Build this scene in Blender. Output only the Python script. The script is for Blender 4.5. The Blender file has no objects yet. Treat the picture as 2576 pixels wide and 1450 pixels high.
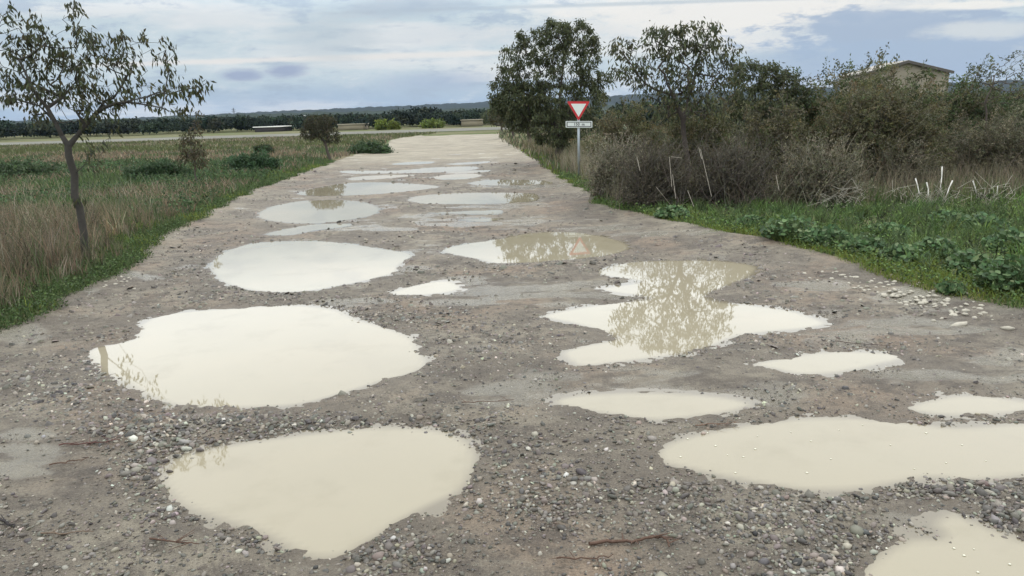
import bpy, math
import numpy as np
from mathutils import Matrix, Vector

# ------------------------------------------------------------------ camera
S = bpy.context.scene
COL = S.collection
H, F, CX, CY = 2.2, 1860.0, 1288.0, 725.0          # eye height (m); focal length and centre on a 2576 px wide frame
PITCH, ROLL = math.radians(13.25), math.radians(-1.8)
cam = bpy.data.cameras.new('camera'); camo = bpy.data.objects.new('camera', cam); COL.objects.link(camo)
CR = Matrix.Rotation(math.pi / 2 - PITCH, 4, 'X') @ Matrix.Rotation(ROLL, 4, 'Z')
camo.matrix_world = Matrix.Translation((0, 0, H)) @ CR
cam.sensor_width = 36; cam.lens = F / 2576 * 36; cam.clip_start = .05; cam.clip_end = 9000
S.camera = camo

# ------------------------------------------------------------------ sky and sun
S.view_settings.view_transform = 'Standard'; S.view_settings.look = 'None'
S.view_settings.gamma = 1; S.view_settings.use_curve_mapping = False
S.view_settings.exposure = 0.0
SUN_EL, SUN_AZ = math.radians(52), math.radians(35)   # azimuth clockwise from +Y
w = bpy.data.worlds.new('World'); S.world = w; w.use_nodes = True
T = w.node_tree; T.nodes.clear(); L = T.links
def N(tree, kind, **kw):
    n = tree.nodes.new(kind)
    for k, v in kw.items():
        if k.startswith('i_'): n.inputs[k[2:].replace('_', ' ')].default_value = v
        else: setattr(n, k, v)
    return n
def mathn(t, op, a, b=None, c=None, clamp=False):
    n = t.nodes.new('ShaderNodeMath'); n.operation = op; n.use_clamp = clamp
    for i, v in enumerate((a, b, c)):
        if v is None: continue
        if isinstance(v, (int, float)): n.inputs[i].default_value = v
        else: t.links.new(v, n.inputs[i])
    return n.outputs[0]
def sstep(t, x, a, b):
    n = t.nodes.new('ShaderNodeMapRange'); n.interpolation_type = 'SMOOTHSTEP'
    t.links.new(x, n.inputs[0]); n.inputs[1].default_value = a; n.inputs[2].default_value = b
    n.inputs[3].default_value = 0; n.inputs[4].default_value = 1
    return n.outputs[0]
def mixc(t, f, a, b):
    n = t.nodes.new('ShaderNodeMix'); n.data_type = 'RGBA'
    for s, v in ((0, f), (6, a), (7, b)):
        if isinstance(v, (int, float)): n.inputs[s].default_value = v
        elif isinstance(v, tuple): n.inputs[s].default_value = (*v, 1)
        else: t.links.new(v, n.inputs[s])
    return n.outputs[2]
tc = N(T, 'ShaderNodeTexCoord'); sep = N(T, 'ShaderNodeSeparateXYZ'); L.new(tc.outputs['Generated'], sep.inputs[0])
dx, dy, dz = sep.outputs
def wnoise(sx, sy, sz, scale, det=5, rough=.55, off=0.0):
    m = N(T, 'ShaderNodeMapping'); m.inputs['Scale'].default_value = (sx, sy, sz); m.inputs['Location'].default_value = (off, off * .7, off * .3)
    L.new(tc.outputs['Generated'], m.inputs[0])
    n = N(T, 'ShaderNodeTexNoise'); n.inputs['Scale'].default_value = scale; n.inputs['Detail'].default_value = det; n.inputs['Roughness'].default_value = rough
    L.new(m.outputs[0], n.inputs['Vector']); return n.outputs['Fac']
nA = wnoise(1, 1, 9, 3.2, 6, .55)             # long flat cloud layers
nB = wnoise(1, 1, 6, 11, 5, .6, 3.1)          # smaller puffs
nC = wnoise(1, 1, 3, 9, 6, .6, 7.7)           # edges
white, grey = (.84, .85, .85), (.36, .46, .58)
nF = wnoise(1, 1, 3.2, 30, 5, .65, 4.4)
nE = mathn(T, 'ADD', mathn(T, 'MULTIPLY', nC, .5), mathn(T, 'MULTIPLY', nF, .5))
up = sstep(T, dz, -.01, .075)
base = mixc(T, up, (.36, .50, .67), (.59, .695, .755))
c = mixc(T, mathn(T, 'MULTIPLY', sstep(T, nA, .48, .68), .75), base, white)
c = mixc(T, mathn(T, 'MULTIPLY', sstep(T, nB, .54, .72), .55), c, grey)
c = mixc(T, mathn(T, 'MULTIPLY', sstep(T, nC, .55, .75), .3), c, white)
c = mixc(T, mathn(T, 'MULTIPLY', sstep(T, nE, .50, .64), .6), c, (.78, .82, .84))
c = mixc(T, mathn(T, 'MULTIPLY', sstep(T, nE, .50, .38), .7), c, (.40, .50, .63))
iu = mathn(T, 'DIVIDE', dx, mathn(T, 'MAXIMUM', dy, .05)); iv = mathn(T, 'DIVIDE', dz, mathn(T, 'MAXIMUM', dy, .05))
def dirpx(px, py):
    v = CR.to_3x3() @ Vector(((px - CX) / F, -(py - CY) / F, -1)); return v.x / v.y, v.z / v.y
def cloud(px, py, rx, ry, col, amt, edge=.5, rag=2.6, wob=None):
    global c
    u0, v0 = dirpx(px, py); a = rx / F; b = ry / F
    du = mathn(T, 'DIVIDE', mathn(T, 'SUBTRACT', iu, u0), a)
    vv = mathn(T, 'SUBTRACT', iv, v0)
    dv = mathn(T, 'DIVIDE', vv, b)
    r = mathn(T, 'SQRT', mathn(T, 'ADD', mathn(T, 'MULTIPLY', du, du), mathn(T, 'MULTIPLY', dv, dv)))
    r = mathn(T, 'ADD', r, mathn(T, 'MULTIPLY', mathn(T, 'SUBTRACT', wob or nE, .5), -rag))
    m = mathn(T, 'SUBTRACT', 1.0, sstep(T, r, 1 - edge, 1 + edge * .5))
    c = mixc(T, mathn(T, 'MULTIPLY', m, amt), c, col)
cloud(1900, 30, 560, 60, (.90, .88, .84), .95, .6)
cloud(1800, 110, 420, 30, (.84, .84, .83), .8, .7)
cloud(1250, 85, 300, 25, (.66, .70, .74), .5, .7)
cloud(2330, 120, 400, 88, (.345, .465, .64), .95, .35, 3.4)
cloud(2230, 60, 260, 45, (.37, .47, .62), .9, .35, 3.6)
cloud(2050, 170, 330, 60, (.36, .48, .65), .7, .6, 3.0)
cloud(2480, 75, 160, 22, (.72, .76, .77), .75, .6)
cloud(2420, 14, 200, 10, (.92, .90, .85), .9, .5)
cloud(640, 152, 420, 7, (.86, .83, .80), .8, .8, 1.6)
cloud(1050, 140, 420, 8, (.85, .83, .80), .75, .8, 1.6)
cloud(610, 190, 58, 14, (.32, .39, .57), .85, .6, 2.8)
cloud(718, 178, 50, 17, (.32, .39, .57), .85, .6, 2.8)
cloud(1110, 205, 150, 26, (.38, .48, .65), .6, .7, 2.8)
cloud(1700, 6, 900, 5, (.48, .56, .62), .7, .8, 1.6)
cloud(820, 95, 120, 60, (.46, .55, .62), .5, .8, 2.4)
cloud(1030, 15, 170, 26, (.38, .46, .56), .65, .7, 2.8)
cloud(700, 245, 420, 24, (.36, .49, .66), .4, .8, 2.0)
cloud(560, 45, 200, 28, (.80, .82, .83), .7, .7, 1.5)
zen = sstep(T, dz, .115, .25)
c = mixc(T, mathn(T, 'MULTIPLY', zen, .75), c, (.95, .97, .98))
gain = mathn(T, 'ADD', 1.0, mathn(T, 'MULTIPLY', zen, 1.55))
sky = N(T, 'ShaderNodeTexSky'); sky.sky_type = 'NISHITA'; sky.sun_disc = False
sky.sun_elevation = SUN_EL; sky.sun_rotation = SUN_AZ; sky.dust_density = 2.0
sc = N(T, 'ShaderNodeVectorMath', operation='SCALE'); L.new(c, sc.inputs[0]); L.new(mathn(T, 'MULTIPLY', gain, 10.0), sc.inputs['Scale'])
fin = mixc(T, .90, sky.outputs[0], sc.outputs[0])
bg = N(T, 'ShaderNodeBackground'); bg.inputs[1].default_value = .10; L.new(fin, bg.inputs[0])
wo = N(T, 'ShaderNodeOutputWorld'); L.new(bg.outputs[0], wo.inputs[0])
w.cycles.sampling_method = 'MANUAL'; w.cycles.sample_map_resolution = 512

sl = bpy.data.lights.new('sun', 'SUN'); sl.energy = .7; sl.angle = math.radians(25); sl.color = (1, .96, .9)
so = bpy.data.objects.new('sun', sl); COL.objects.link(so)
sd = Vector((math.sin(SUN_AZ) * math.cos(SUN_EL), math.cos(SUN_AZ) * math.cos(SUN_EL), math.sin(SUN_EL)))
so.rotation_euler = sd.to_track_quat('Z', 'Y').to_euler(); so.location = (0, 0, 30)
S.cycles.max_bounces = 6; S.cycles.diffuse_bounces = 3; S.cycles.glossy_bounces = 3; S.cycles.transmission_bounces = 3
S.cycles.volume_bounces = 0; S.cycles.caustics_reflective = False; S.cycles.caustics_refractive = False

# ------------------------------------------------------------------ helpers
rng = np.random.default_rng(11)
R3 = np.array(CR.to_3x3())
def ray(px, py):
    px = np.asarray(px, float); py = np.asarray(py, float)
    v = np.stack([(px - CX) / F, -(py - CY) / F, -np.ones_like(px)], -1)
    return v @ R3.T
def G(px, py, z=0.0):                                # point of the ground seen at a pixel
    d = ray(px, py); t = (z - H) / d[..., 2]
    return np.stack([d[..., 0] * t, d[..., 1] * t], -1)
def P(px, py, y):                                    # point at distance y seen at a pixel
    d = ray(px, py); t = y / d[..., 1]
    return d * np.asarray(t)[..., None] + np.array([0, 0, H])
def PX(xyz):                                         # pixel at which a point is seen
    q = (xyz - np.array([0, 0, H])) @ R3
    return CX + F * q[..., 0] / -q[..., 2], CY - F * q[..., 1] / -q[..., 2]
def hash2(i, j, s):
    n = (i.astype(np.int64) * 374761393 + j.astype(np.int64) * 668265263 + s * 1442695041) & 0x7fffffff
    n = ((n ^ (n >> 13)) * 1274126177) & 0x7fffffff
    return ((n ^ (n >> 16)) & 0xffff) / 65535.0
def vn(x, y, s=0):
    i = np.floor(x); j = np.floor(y); u = x - i; v = y - j
    u = u * u * (3 - 2 * u); v = v * v * (3 - 2 * v)
    a = hash2(i, j, s); b = hash2(i + 1, j, s); cc = hash2(i, j + 1, s); d = hash2(i + 1, j + 1, s)
    return (a + (b - a) * u) * (1 - v) + (cc + (d - cc) * u) * v
def fbm(x, y, s=0, o=4):
    r = 0; a = .5; t = 0
    for k in range(o):
        r = r + a * vn(x * 2 ** k + 17.3 * k, y * 2 ** k - 9.1 * k, s + k); t += a; a *= .5
    return r / t
def ss(x, a, b):
    t = np.clip((x - a) / (b - a), 0, 1); return t * t * (3 - 2 * t)

def tag(o, label=None, cat=None, group=None, kind=None):
    if label: o['label'] = label
    if cat: o['category'] = cat
    if group: o['group'] = group
    if kind: o['kind'] = kind
    return o
def meshdata(name, V, Fc, mat, col=None, smooth=False, extra=None):
    me = bpy.data.meshes.new(name)
    V = np.asarray(V, np.float32); Fc = np.asarray(Fc, np.int32); k = Fc.shape[1]
    me.vertices.add(len(V)); me.vertices.foreach_set('co', V.ravel())
    me.loops.add(Fc.size); me.loops.foreach_set('vertex_index', Fc.ravel())
    me.polygons.add(len(Fc)); me.polygons.foreach_set('loop_start', np.arange(0, Fc.size, k, dtype=np.int32))
    if smooth: me.polygons.foreach_set('use_smooth', np.ones(len(Fc), bool))
    if col is not None:
        at = me.attributes.new('tint', 'FLOAT_COLOR', 'POINT')
        cc = np.ones((len(V), 4), np.float32); cc[:, :3] = col; at.data.foreach_set('color', cc.ravel())
    for n, a in (extra or {}).items():
        at = me.attributes.new(n, 'FLOAT', 'POINT'); at.data.foreach_set('value', np.asarray(a, np.float32))
    me.update(calc_edges=True); me.validate()
    for m in (mat if isinstance(mat, (list, tuple)) else [mat]): me.materials.append(m)
    return me
def link(name, me, parent=None, loc=None):
    o = bpy.data.objects.new(name, me); COL.objects.link(o)
    if parent: o.parent = parent
    if loc is not None: o.location = loc
    return o
def thing(name, label, cat, loc, group=None):
    o = bpy.data.objects.new(name, None); COL.objects.link(o); o.location = [float(v) for v in loc]; o.empty_display_size = .1
    return tag(o, label, cat, group)
class Geo:
    def __init__(s): s.v = []; s.f = []; s.c = []; s.n = 0
    def add(s, V, Fc, C):
        V = np.asarray(V, float).reshape(-1, 3); Fc = np.asarray(Fc).reshape(-1, 3)
        C = np.broadcast_to(np.asarray(C, float), (len(V), 3))
        s.v.append(V); s.f.append(Fc + s.n); s.c.append(C); s.n += len(V)
    def obj(s, name, mat, parent=None, origin=(0, 0, 0), smooth=False, kind=None):
        V = np.concatenate(s.v) - np.asarray(origin, float)
        me = meshdata(name, V, np.concatenate(s.f), mat, np.concatenate(s.c), smooth)
        o = link(name, me, parent, None if parent else origin)
        if kind: o['kind'] = kind
        return o
def norm(v): return v / np.maximum(np.linalg.norm(v, axis=-1, keepdims=True), 1e-9)
def tubes(g, A, B, ra, rb, col, k=5):                # frusta from A to B
    A = np.asarray(A, float).reshape(-1, 3); B = np.asarray(B, float).reshape(-1, 3); n = len(A)
    if n == 0: return
    d = norm(B - A); ref = np.where(np.abs(d[:, 1:2]) > .9, [[1., 0, 0]], [[0, 1., 0]])
    u = norm(np.cross(d, ref)); v = np.cross(d, u)
    a = np.arange(k) * 2 * np.pi / k
    ring = u[:, None] * np.cos(a)[None, :, None] + v[:, None] * np.sin(a)[None, :, None]
    ra = np.broadcast_to(ra, n)[:, None, None]; rb = np.broadcast_to(rb, n)[:, None, None]
    V = np.concatenate([A[:, None] + ring * ra, B[:, None] + d[:, None] * rb * .3 + ring * rb], 1)
    i = np.arange(k); j = (i + 1) % k
    f = np.concatenate([np.stack([i, i + k, j], 1), np.stack([j, i + k, j + k], 1),
                        np.stack([np.full(k - 2, k), np.arange(k + 2, 2 * k), np.arange(k + 1, 2 * k - 1)], 1)])
    C = np.repeat(np.broadcast_to(col, (n, 3)), 2 * k, 0)
    g.add(V, (f[None] + (np.arange(n) * 2 * k)[:, None, None]), C)
def pathtube(g, Pp, rr, col, k=12):
    Pp = np.array(Pp, float); n = len(Pp); d = np.gradient(Pp, axis=0); d = norm(d); u = norm(np.cross(d, np.array([0, 1., 0]))); v = np.cross(d, u)
    a = np.arange(k) * 2 * np.pi / k; w_ = 1 + .13 * (fbm(np.tile(a * 1.3, n), np.repeat(np.arange(n) * .6, k), 77, 2).reshape(n, k) - .5) * 2
    V = Pp[:, None] + (u[:, None] * np.cos(a)[None, :, None] + v[:, None] * np.sin(a)[None, :, None]) * (np.asarray(rr)[:, None] * w_)[:, :, None]
    i = np.arange(k); j = (i + 1) % k; f = np.concatenate([np.stack([i, j, i + k], 1), np.stack([j, j + k, i + k], 1)])
    F_ = (f[None] + (np.arange(n - 1) * k)[:, None, None]).reshape(-1, 3)
    g.add(V, F_, col)
def leaves(g, Q, D, ln, wd, col, fold=.25):          # folded pointed leaves
    n = len(Q)
    if n == 0: return
    D = norm(D); side = norm(np.cross(D, rng.normal(size=(n, 3)))); nn = np.cross(D, side)
    ln = np.broadcast_to(ln, n)[:, None]; wd = np.broadcast_to(wd, n)[:, None]
    mid = Q + D * ln * .45
    V = np.stack([Q, mid + side * wd * .5 + nn * wd * fold, Q + D * ln, mid - side * wd * .5 + nn * wd * fold], 1)
    f = np.array([[0, 1, 2], [0, 2, 3]])
    g.add(V, f[None] + (np.arange(n) * 4)[:, None, None], np.repeat(np.broadcast_to(col, (n, 3)), 4, 0))
def blades(g, B, h, wd, lean, col, tipcol=None):     # bent grass blades, three triangles each
    n = len(B); a = rng.uniform(0, 2 * np.pi, n); s = np.stack([np.cos(a), np.sin(a), 0 * a], 1)
    b = rng.uniform(0, 2 * np.pi, n); l = np.stack([np.cos(b), np.sin(b), 0 * b], 1) * (lean * h)[:, None]
    up = np.array([0, 0, 1.]); h = h[:, None]; wd = np.broadcast_to(wd, n)[:, None]
    V = np.stack([B - s * wd * .5, B + s * wd * .5, B + up * h * .55 + l * .35 + s * wd * .4, B + up * h * .55 + l * .35 - s * wd * .4, B + up * h + l], 1)
    f = np.array([[0, 1, 2], [0, 2, 3], [3, 2, 4]])
    C = np.repeat(col[:, None], 5, 1).copy()
    if tipcol is not None: C[:, 4] = tipcol; C[:, 2:4] = C[:, 2:4] * .5 + tipcol[:, None] * .5
    g.add(V, f[None] + (np.arange(n) * 5)[:, None, None], C.reshape(-1, 3))
def pal(cols, n, jit=.18):
    cc = np.array(cols)[rng.integers(0, len(cols), n)]
    return np.clip(cc * (1 + rng.normal(size=(n, 1)) * jit) * (1 + rng.normal(size=(n, 3)) * .05), .004, .95)

# ------------------------------------------------------------------ materials
def mat(name):
    m = bpy.data.materials.new(name); m.use_nodes = True; t = m.node_tree; t.nodes.clear()
    o = t.nodes.new('ShaderNodeOutputMaterial'); b = t.nodes.new('ShaderNodeBsdfPrincipled'); t.links.new(b.outputs[0], o.inputs[0])
    return m, t, b, o
def tnoise(t, scale, det=4, rough=.55, vec=None, sc=None):
    n = t.nodes.new('ShaderNodeTexNoise'); n.inputs['Scale'].default_value = scale; n.inputs['Detail'].default_value = det; n.inputs['Roughness'].default_value = rough
    g = t.nodes.new('ShaderNodeNewGeometry'); v = g.outputs['Position']
    if sc:
        m = t.nodes.new('ShaderNodeMapping'); m.inputs['Scale'].default_value = sc; t.links.new(v, m.inputs[0]); v = m.outputs[0]
    t.links.new(v, n.inputs['Vector']); return n.outputs['Fac']
def bumpn(t, b, h, strength, dist):
    n = t.nodes.new('ShaderNodeBump'); n.inputs['Strength'].default_value = strength; n.inputs['Distance'].default_value = dist
    t.links.new(h, n.inputs['Height']); t.links.new(n.outputs[0], b.inputs['Normal'])
def attr(t, name, out='Fac'):
    a = t.nodes.new('ShaderNodeAttribute'); a.attribute_name = name; return a.outputs[out]
def tinted(name, rough=.7, transl=0.0, nscale=0, namt=.3, spec=.4, bump=0):
    m, t, b, o = mat(name); cc = attr(t, 'tint', 'Color')
    if nscale:
        f = mathn(t, 'ADD', 1 - namt * .5, mathn(t, 'MULTIPLY', tnoise(t, nscale), namt))
        v = t.nodes.new('ShaderNodeVectorMath'); v.operation = 'SCALE'; t.links.new(cc, v.inputs[0]); t.links.new(f, v.inputs['Scale']); cc = v.outputs[0]
        if bump: bumpn(t, b, tnoise(t, nscale * 1.5), .6, bump)
    t.links.new(cc, b.inputs['Base Color']); b.inputs['Roughness'].default_value = rough; b.inputs['Specular IOR Level'].default_value = spec
    if transl:
        tr = t.nodes.new('ShaderNodeBsdfTranslucent'); t.links.new(cc, tr.inputs[0]); mx = t.nodes.new('ShaderNodeMixShader'); mx.inputs[0].default_value = transl
        t.links.new(b.outputs[0], mx.inputs[1]); t.links.new(tr.outputs[0], mx.inputs[2]); t.links.new(mx.outputs[0], o.inputs[0])
    return m
def plain(name, col, rough=.6, metal=0, nscale=0, namt=.25, bump=0, spec=.4):
    m, t, b, o = mat(name); b.inputs['Roughness'].default_value = rough; b.inputs['Metallic'].default_value = metal; b.inputs['Specular IOR Level'].default_value = spec
    if nscale:
        f = tnoise(t, nscale, 5)
        cc = mixc(t, f, tuple(x * (1 - namt) for x in col), tuple(min(1, x * (1 + namt)) for x in col)); t.links.new(cc, b.inputs['Base Color'])
        if bump: bumpn(t, b, f, .7, bump)
    else: b.inputs['Base Color'].default_value = (*col, 1)
    return m
M_leaf = tinted('leaf', .62, .28, spec=.25); M_grass = tinted('grass_blade', .75, .22, spec=.2); M_bark = tinted('bark', .85, 0, 22, .6, .2, .004)
M_stone = tinted('gravel_stone', .55, 0, 60, .4, .4); M_forest = tinted('far_foliage', .9, 0, .3, .5, .1)
M_rock = plain('limestone', (.38, .35, .285), .85, 0, 25, .25, .006); M_hill = None

# ------------------------------------------------------------------ road outline (world coordinates, from the place where the verges run)
Lp = np.array([(-700, 1260), (-330, 1000), (0, 850), (130, 790), (330, 680), (430, 600), (620, 500), (700, 462), (860, 405), (930, 385), (978, 367), (1000, 352), (1060, 343), (1090, 340.5)])
Rp = np.array([(3300, 1150), (2900, 880), (2576, 800), (2400, 758), (2200, 700), (2000, 640), (1850, 598), (1640, 560), (1500, 520), (1450, 480), (1365, 425), (1345, 405), (1300, 382), (1270, 362), (1248, 345), (1255, 335.5)])
LW, RW = G(Lp[:, 0], Lp[:, 1]), G(Rp[:, 0], Rp[:, 1])
LW = LW[np.argsort(LW[:, 1])]; RW = RW[np.argsort(RW[:, 1])]
YEND = 88.0
def XL(y): return np.interp(y, LW[:, 1], LW[:, 0]) + (vn(y * 1.7, y * 0 + 3, 5) - .5) * .35
def XR(y): return np.interp(y, RW[:, 1], RW[:, 0]) + (vn(y * 1.5, y * 0 + 9, 6) - .5) * .35
def ground_z(x, y):
    off = np.maximum(XL(y) - x, x - XR(y)); off = np.where(y > YEND, 5.0, off)
    z = -.25 + .30 * ss(off, -.35, .25) + .10 * (fbm(x * .5, y * .5, 21) - .5) * ss(off, .1, 2) * (1 - ss(y, 60, 100))
    return z * (1 - ss(y, 92, 104)) + .0 * y

# ------------------------------------------------------------------ puddle outlines
PUD = [
 ('wide pale puddle in the near foreground left of centre, below the larger round one', [(398,1200),(440,1150),(560,1120),(750,1092),(960,1072),(1090,1078),(1170,1100),(1205,1140),(1200,1185),(1170,1235),(1090,1275),(1020,1312),(960,1352),(880,1398),(820,1412),(750,1402),(640,1345),(540,1312),(450,1278),(405,1235)]),
 ('largest round milky puddle on the left half of the track', [(218,882),(325,855),(350,818),(420,790),(600,774),(750,768),(850,780),(900,802),(980,825),(1040,850),(1065,885),(1080,915),(1040,940),(960,962),(870,990),(750,1020),(600,1029),(450,1025),(370,1000),(300,962),(235,925)]),
 ('bright oval puddle just behind the largest milky puddle', [(522,668),(560,635),(640,612),(770,606),(880,612),(960,625),(1038,640),(1010,665),(985,690),(870,717),(740,736),(640,732),(560,712),(535,690)]),
 ('round puddle mirroring the small tree of the left field', [(648,545),(668,525),(730,510),(800,504),(900,506),(952,522),(945,540),(880,553),(790,563),(700,559)]),
 ('narrow puddle close in front of the round one that mirrors the small tree', [(668,588),(750,570),(820,563),(892,565),(850,573),(790,581),(740,591),(690,593)]),
 ('long tapering puddle behind the puddle that mirrors the small tree', [(745,487),(800,473),(870,461),(960,459),(1060,464),(1108,470),(1060,478),(960,488),(850,493),(780,493)]),
 ('thin puddle in the second farthest row on the left', [(872,449),(940,442),(1048,440),(1000,447),(900,454)]),
 ('longest thin bright puddle across the far part of the track', [(858,430),(1000,429),(1100,421),(1190,419),(1198,426),(1120,434),(960,437),(880,437)]),
 ('small lens shaped puddle right of the thin one, far down the track', [(1086,447),(1120,440),(1190,437),(1213,443),(1170,451),(1110,452)]),
 ('sliver of water just behind the far lens shaped puddle', [(1120,436),(1160,431),(1228,428),(1225,433),(1160,437)]),
 ('flat puddle at the far right of the track, half white and half mirroring brown trees', [(1178,462),(1215,454),(1260,452),(1390,455),(1385,464),(1230,467)]),
 ('long puddle with a bright left half and a brown tree mirrored in its right end', [(1022,503),(1060,492),(1150,486),(1250,485),(1340,487),(1357,495),(1342,507),(1250,513),(1130,514),(1060,512)]),
 ('thin streak of water right of centre between the two long puddles', [(1080,536),(1180,531),(1265,529),(1250,540),(1160,539)]),
 ('shortest streak of water, just in front of the thin streak right of centre', [(1160,553),(1215,549),(1262,551),(1210,558)]),
 ('pointed puddle mirroring the red and white triangular sign', [(1108,631),(1180,612),(1260,600),(1320,588),(1400,583),(1480,588),(1560,605),(1585,625),(1540,641),(1450,653),(1340,661),(1250,663),(1190,652)]),
 ('large ragged two lobed puddle mirroring the leafy tree on the right', [(1500,688),(1570,662),(1700,655),(1820,657),(1905,672),(1885,698),(1830,720),(1780,742),(1800,757),(1900,769),(2000,784),(2078,812),(2040,826),(1940,836),(1860,847),(1800,870),(1700,895),(1600,908),(1480,922),(1440,916),(1412,888),(1460,870),(1545,853),(1510,835),(1440,815),(1365,796),(1450,775),(1545,762),(1630,752),(1600,744),(1510,728),(1600,712),(1590,704)]),
 ('slim oval puddle on the right side with pale stones beyond it', [(1888,916),(1960,900),(2060,885),(2160,883),(2250,890),(2272,904),(2200,923),(2100,941),(2010,943),(1950,931)]),
 ('shallow milky puddle in front of the ragged two lobed one', [(1388,1012),(1450,992),(1620,985),(1800,994),(1895,1015),(1850,1036),(1750,1052),(1650,1059),(1540,1046),(1450,1031)]),
 ('small puddle cut by the right edge of the picture', [(2270,1027),(2350,1001),(2450,993),(2576,1006),(2680,1020),(2576,1040),(2480,1047),(2370,1047)]),
 ('very large beige puddle with floating bubbles at the right edge', [(1645,1142),(1680,1110),(1800,1080),(1950,1056),(2080,1047),(2250,1056),(2400,1072),(2600,1062),(2760,1100),(2740,1170),(2600,1200),(2450,1213),(2350,1207),(2230,1226),(2130,1239),(2000,1235),(1850,1210),(1740,1186),(1665,1167)]),
 ('brown beige puddle in the bottom right corner', [(2150,1440),(2200,1388),(2280,1350),(2360,1345),(2335,1312),(2390,1285),(2460,1310),(2576,1352),(2720,1390),(2800,1540),(2550,1640),(2300,1600),(2190,1510)]),
 ('small shallow puddle right of the bright oval one', [(982,737),(1050,716),(1125,707),(1162,725),(1110,739),(1020,744)]),
 ('faint thin puddle farthest down the left of the track', [(985,413),(1030,408),(1090,407),(1080,412),(1020,415)]),
 ('faint thin puddle farthest down the right of the track', [(1125,413),(1180,408),(1235,406),(1220,411),(1160,415)]),
]
def smoothpoly(p, k=5):
    p = np.asarray(p, float); out = []
    n = len(p)
    for i in range(n):
        a, b, c_, d = p[i - 1], p[i], p[(i + 1) % n], p[(i + 2) % n]
        for t in np.arange(k) / k:
            out.append(.5 * (2 * b + (c_ - a) * t + (2 * a - 5 * b + 4 * c_ - d) * t * t + (3 * b - a - 3 * c_ + d) * t ** 3))
    return np.array(out)
PW = []
for lb, p in PUD:
    p = smoothpoly(p, 5); q = G(p[:, 0], p[:, 1], -.02)
    PW.append(q)
def sdf(poly, X):                                    # >0 inside
    d = np.full(len(X), 1e9); ins = np.zeros(len(X), bool); n = len(poly)
    for i in range(n):
        a, b = poly[i - 1], poly[i]; e = b - a; wv = X - a
        t = np.clip((wv @ e) / max(e @ e, 1e-9), 0, 1)
        d = np.minimum(d, np.hypot(*(wv - t[:, None] * e).T))
        cnd = (a[1] > X[:, 1]) != (b[1] > X[:, 1])
        if a[1] != b[1]: ins ^= cnd & (X[:, 0] < (b[0] - a[0]) * (X[:, 1] - a[1]) / (b[1] - a[1]) + a[0])
    return np.where(ins, d, -d)
def shore(X):                                        # signed distance to the nearest puddle
    s = np.full(len(X), -9.0)
    for q in PW:
        lo, hi = q.min(0) - 1.0, q.max(0) + 1.0
        k = np.where((X[:, 0] > lo[0]) & (X[:, 0] < hi[0]) & (X[:, 1] > lo[1]) & (X[:, 1] < hi[1]))[0]
        if len(k): s[k] = np.maximum(s[k], sdf(q, X[k]))
    return s
# damp, half flooded patches of mud: (px, py, rx, ry)
WET = [(1300,725,240,30),(1250,760,200,16),(2200,820,260,22),(2350,830,150,16),(2280,745,120,22),(1650,960,240,32),(60,1095,110,16),(60,1165,120,40),
       (900,760,90,10),(1200,560,170,14),(1500,575,110,8),(1750,1000,220,30),(2480,930,180,30),(2330,950,160,22),(1250,1000,110,22),(800,1425,160,24),(2330,1290,120,28),
       (950,578,120,6),(1300,470,120,5),(1230,520,160,6),(2050,720,120,14),(1700,590,150,8),(1500,740,150,14),(1330,990,90,18),(2520,1130,80,20),(350,700,60,10)]
# hot spots of loose gravel: (px, py, rx, ry, density)
HOT = [(330,1080,170,60,1.5),(420,1110,130,60,1.6),(700,1062,300,24,1.5),(150,1010,170,60,1.0),(60,960,120,50,.8),(250,920,60,40,.8),(1120,1050,220,60,.7),(350,1180,60,60,1.3),(400,1280,120,50,.7),
       (620,1360,180,30,.7),(1010,1400,160,50,1.0),(880,1430,120,24,1.0),(1400,1200,190,80,.8),(1350,1260,130,60,.9),(1200,1260,70,40,.6),(1480,1110,180,40,.6),(2450,1230,200,26,1.4),
       (2530,1290,110,60,1.2),(1950,1290,330,60,.7),(2050,1420,160,60,.9),(1180,860,130,90,.8),(1100,800,220,36,.8),(1330,850,120,60,.5),(1950,1000,160,50,.5),(1300,1120,160,50,.7),
       (700,748,330,14,.9),(450,690,90,36,.8),(500,740,120,20,.8),(1400,930,180,40,.5),(2000,860,260,30,.6),(1750,880,120,20,.5),(2250,870,200,20,.6),(1550,1050,100,30,.5),(600,1070,200,30,1.2),
       (100,1330,180,60,.5),(300,1400,200,50,.3),(1250,680,180,20,.5),(2350,1060,120,14,.7),(1700,1230,200,40,.7),(2000,1350,200,40,.6),(80,900,100,20,.5)]
def spots(px, py, tab):
    r = np.zeros(np.shape(px))
    for e in tab:
        a = e[4] if len(e) > 4 else 1.0
        r = np.maximum(r, a * np.exp(-(((px - e[0]) / e[2]) ** 2 + ((py - e[1]) / e[3]) ** 2)))
    return r
def road_z(x, y, s, wet):
    f = np.where(s > 0, -.06 * ss(s, 0, .5) - .004 * ss(s, 0, .05), .022 * ss(-s, 0, .30))
    n = (fbm(x * 6, y * 6, 31) - .5) * .020 + (fbm(x * 1.1, y * 1.1, 33, 3) - .5) * .05 * ss(-s, .15, .8) + (vn(x * 22, y * 22, 40) - .5) * .006
    fl = (1 - .75 * wet)
    edge = np.minimum(x - XL(y), XR(y) - x)
    z = -.02 + f + n * fl - .006 * wet
    tr = np.sin((x - .11 * y) * 1.1) * .012 * ss(-s, .3, 1.0)
    z = z + tr * (y < 60) + .05 * ss(.5 - edge, 0, .6)
    far = ss(y, 38, 55)
    z = z + far * (.03 + (fbm(x * .35, y * .25, 51, 3) - .5) * .16)
    return z - .4 * ss(-edge, .15, .9) - .3 * ss(y, 87, 90)

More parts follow.
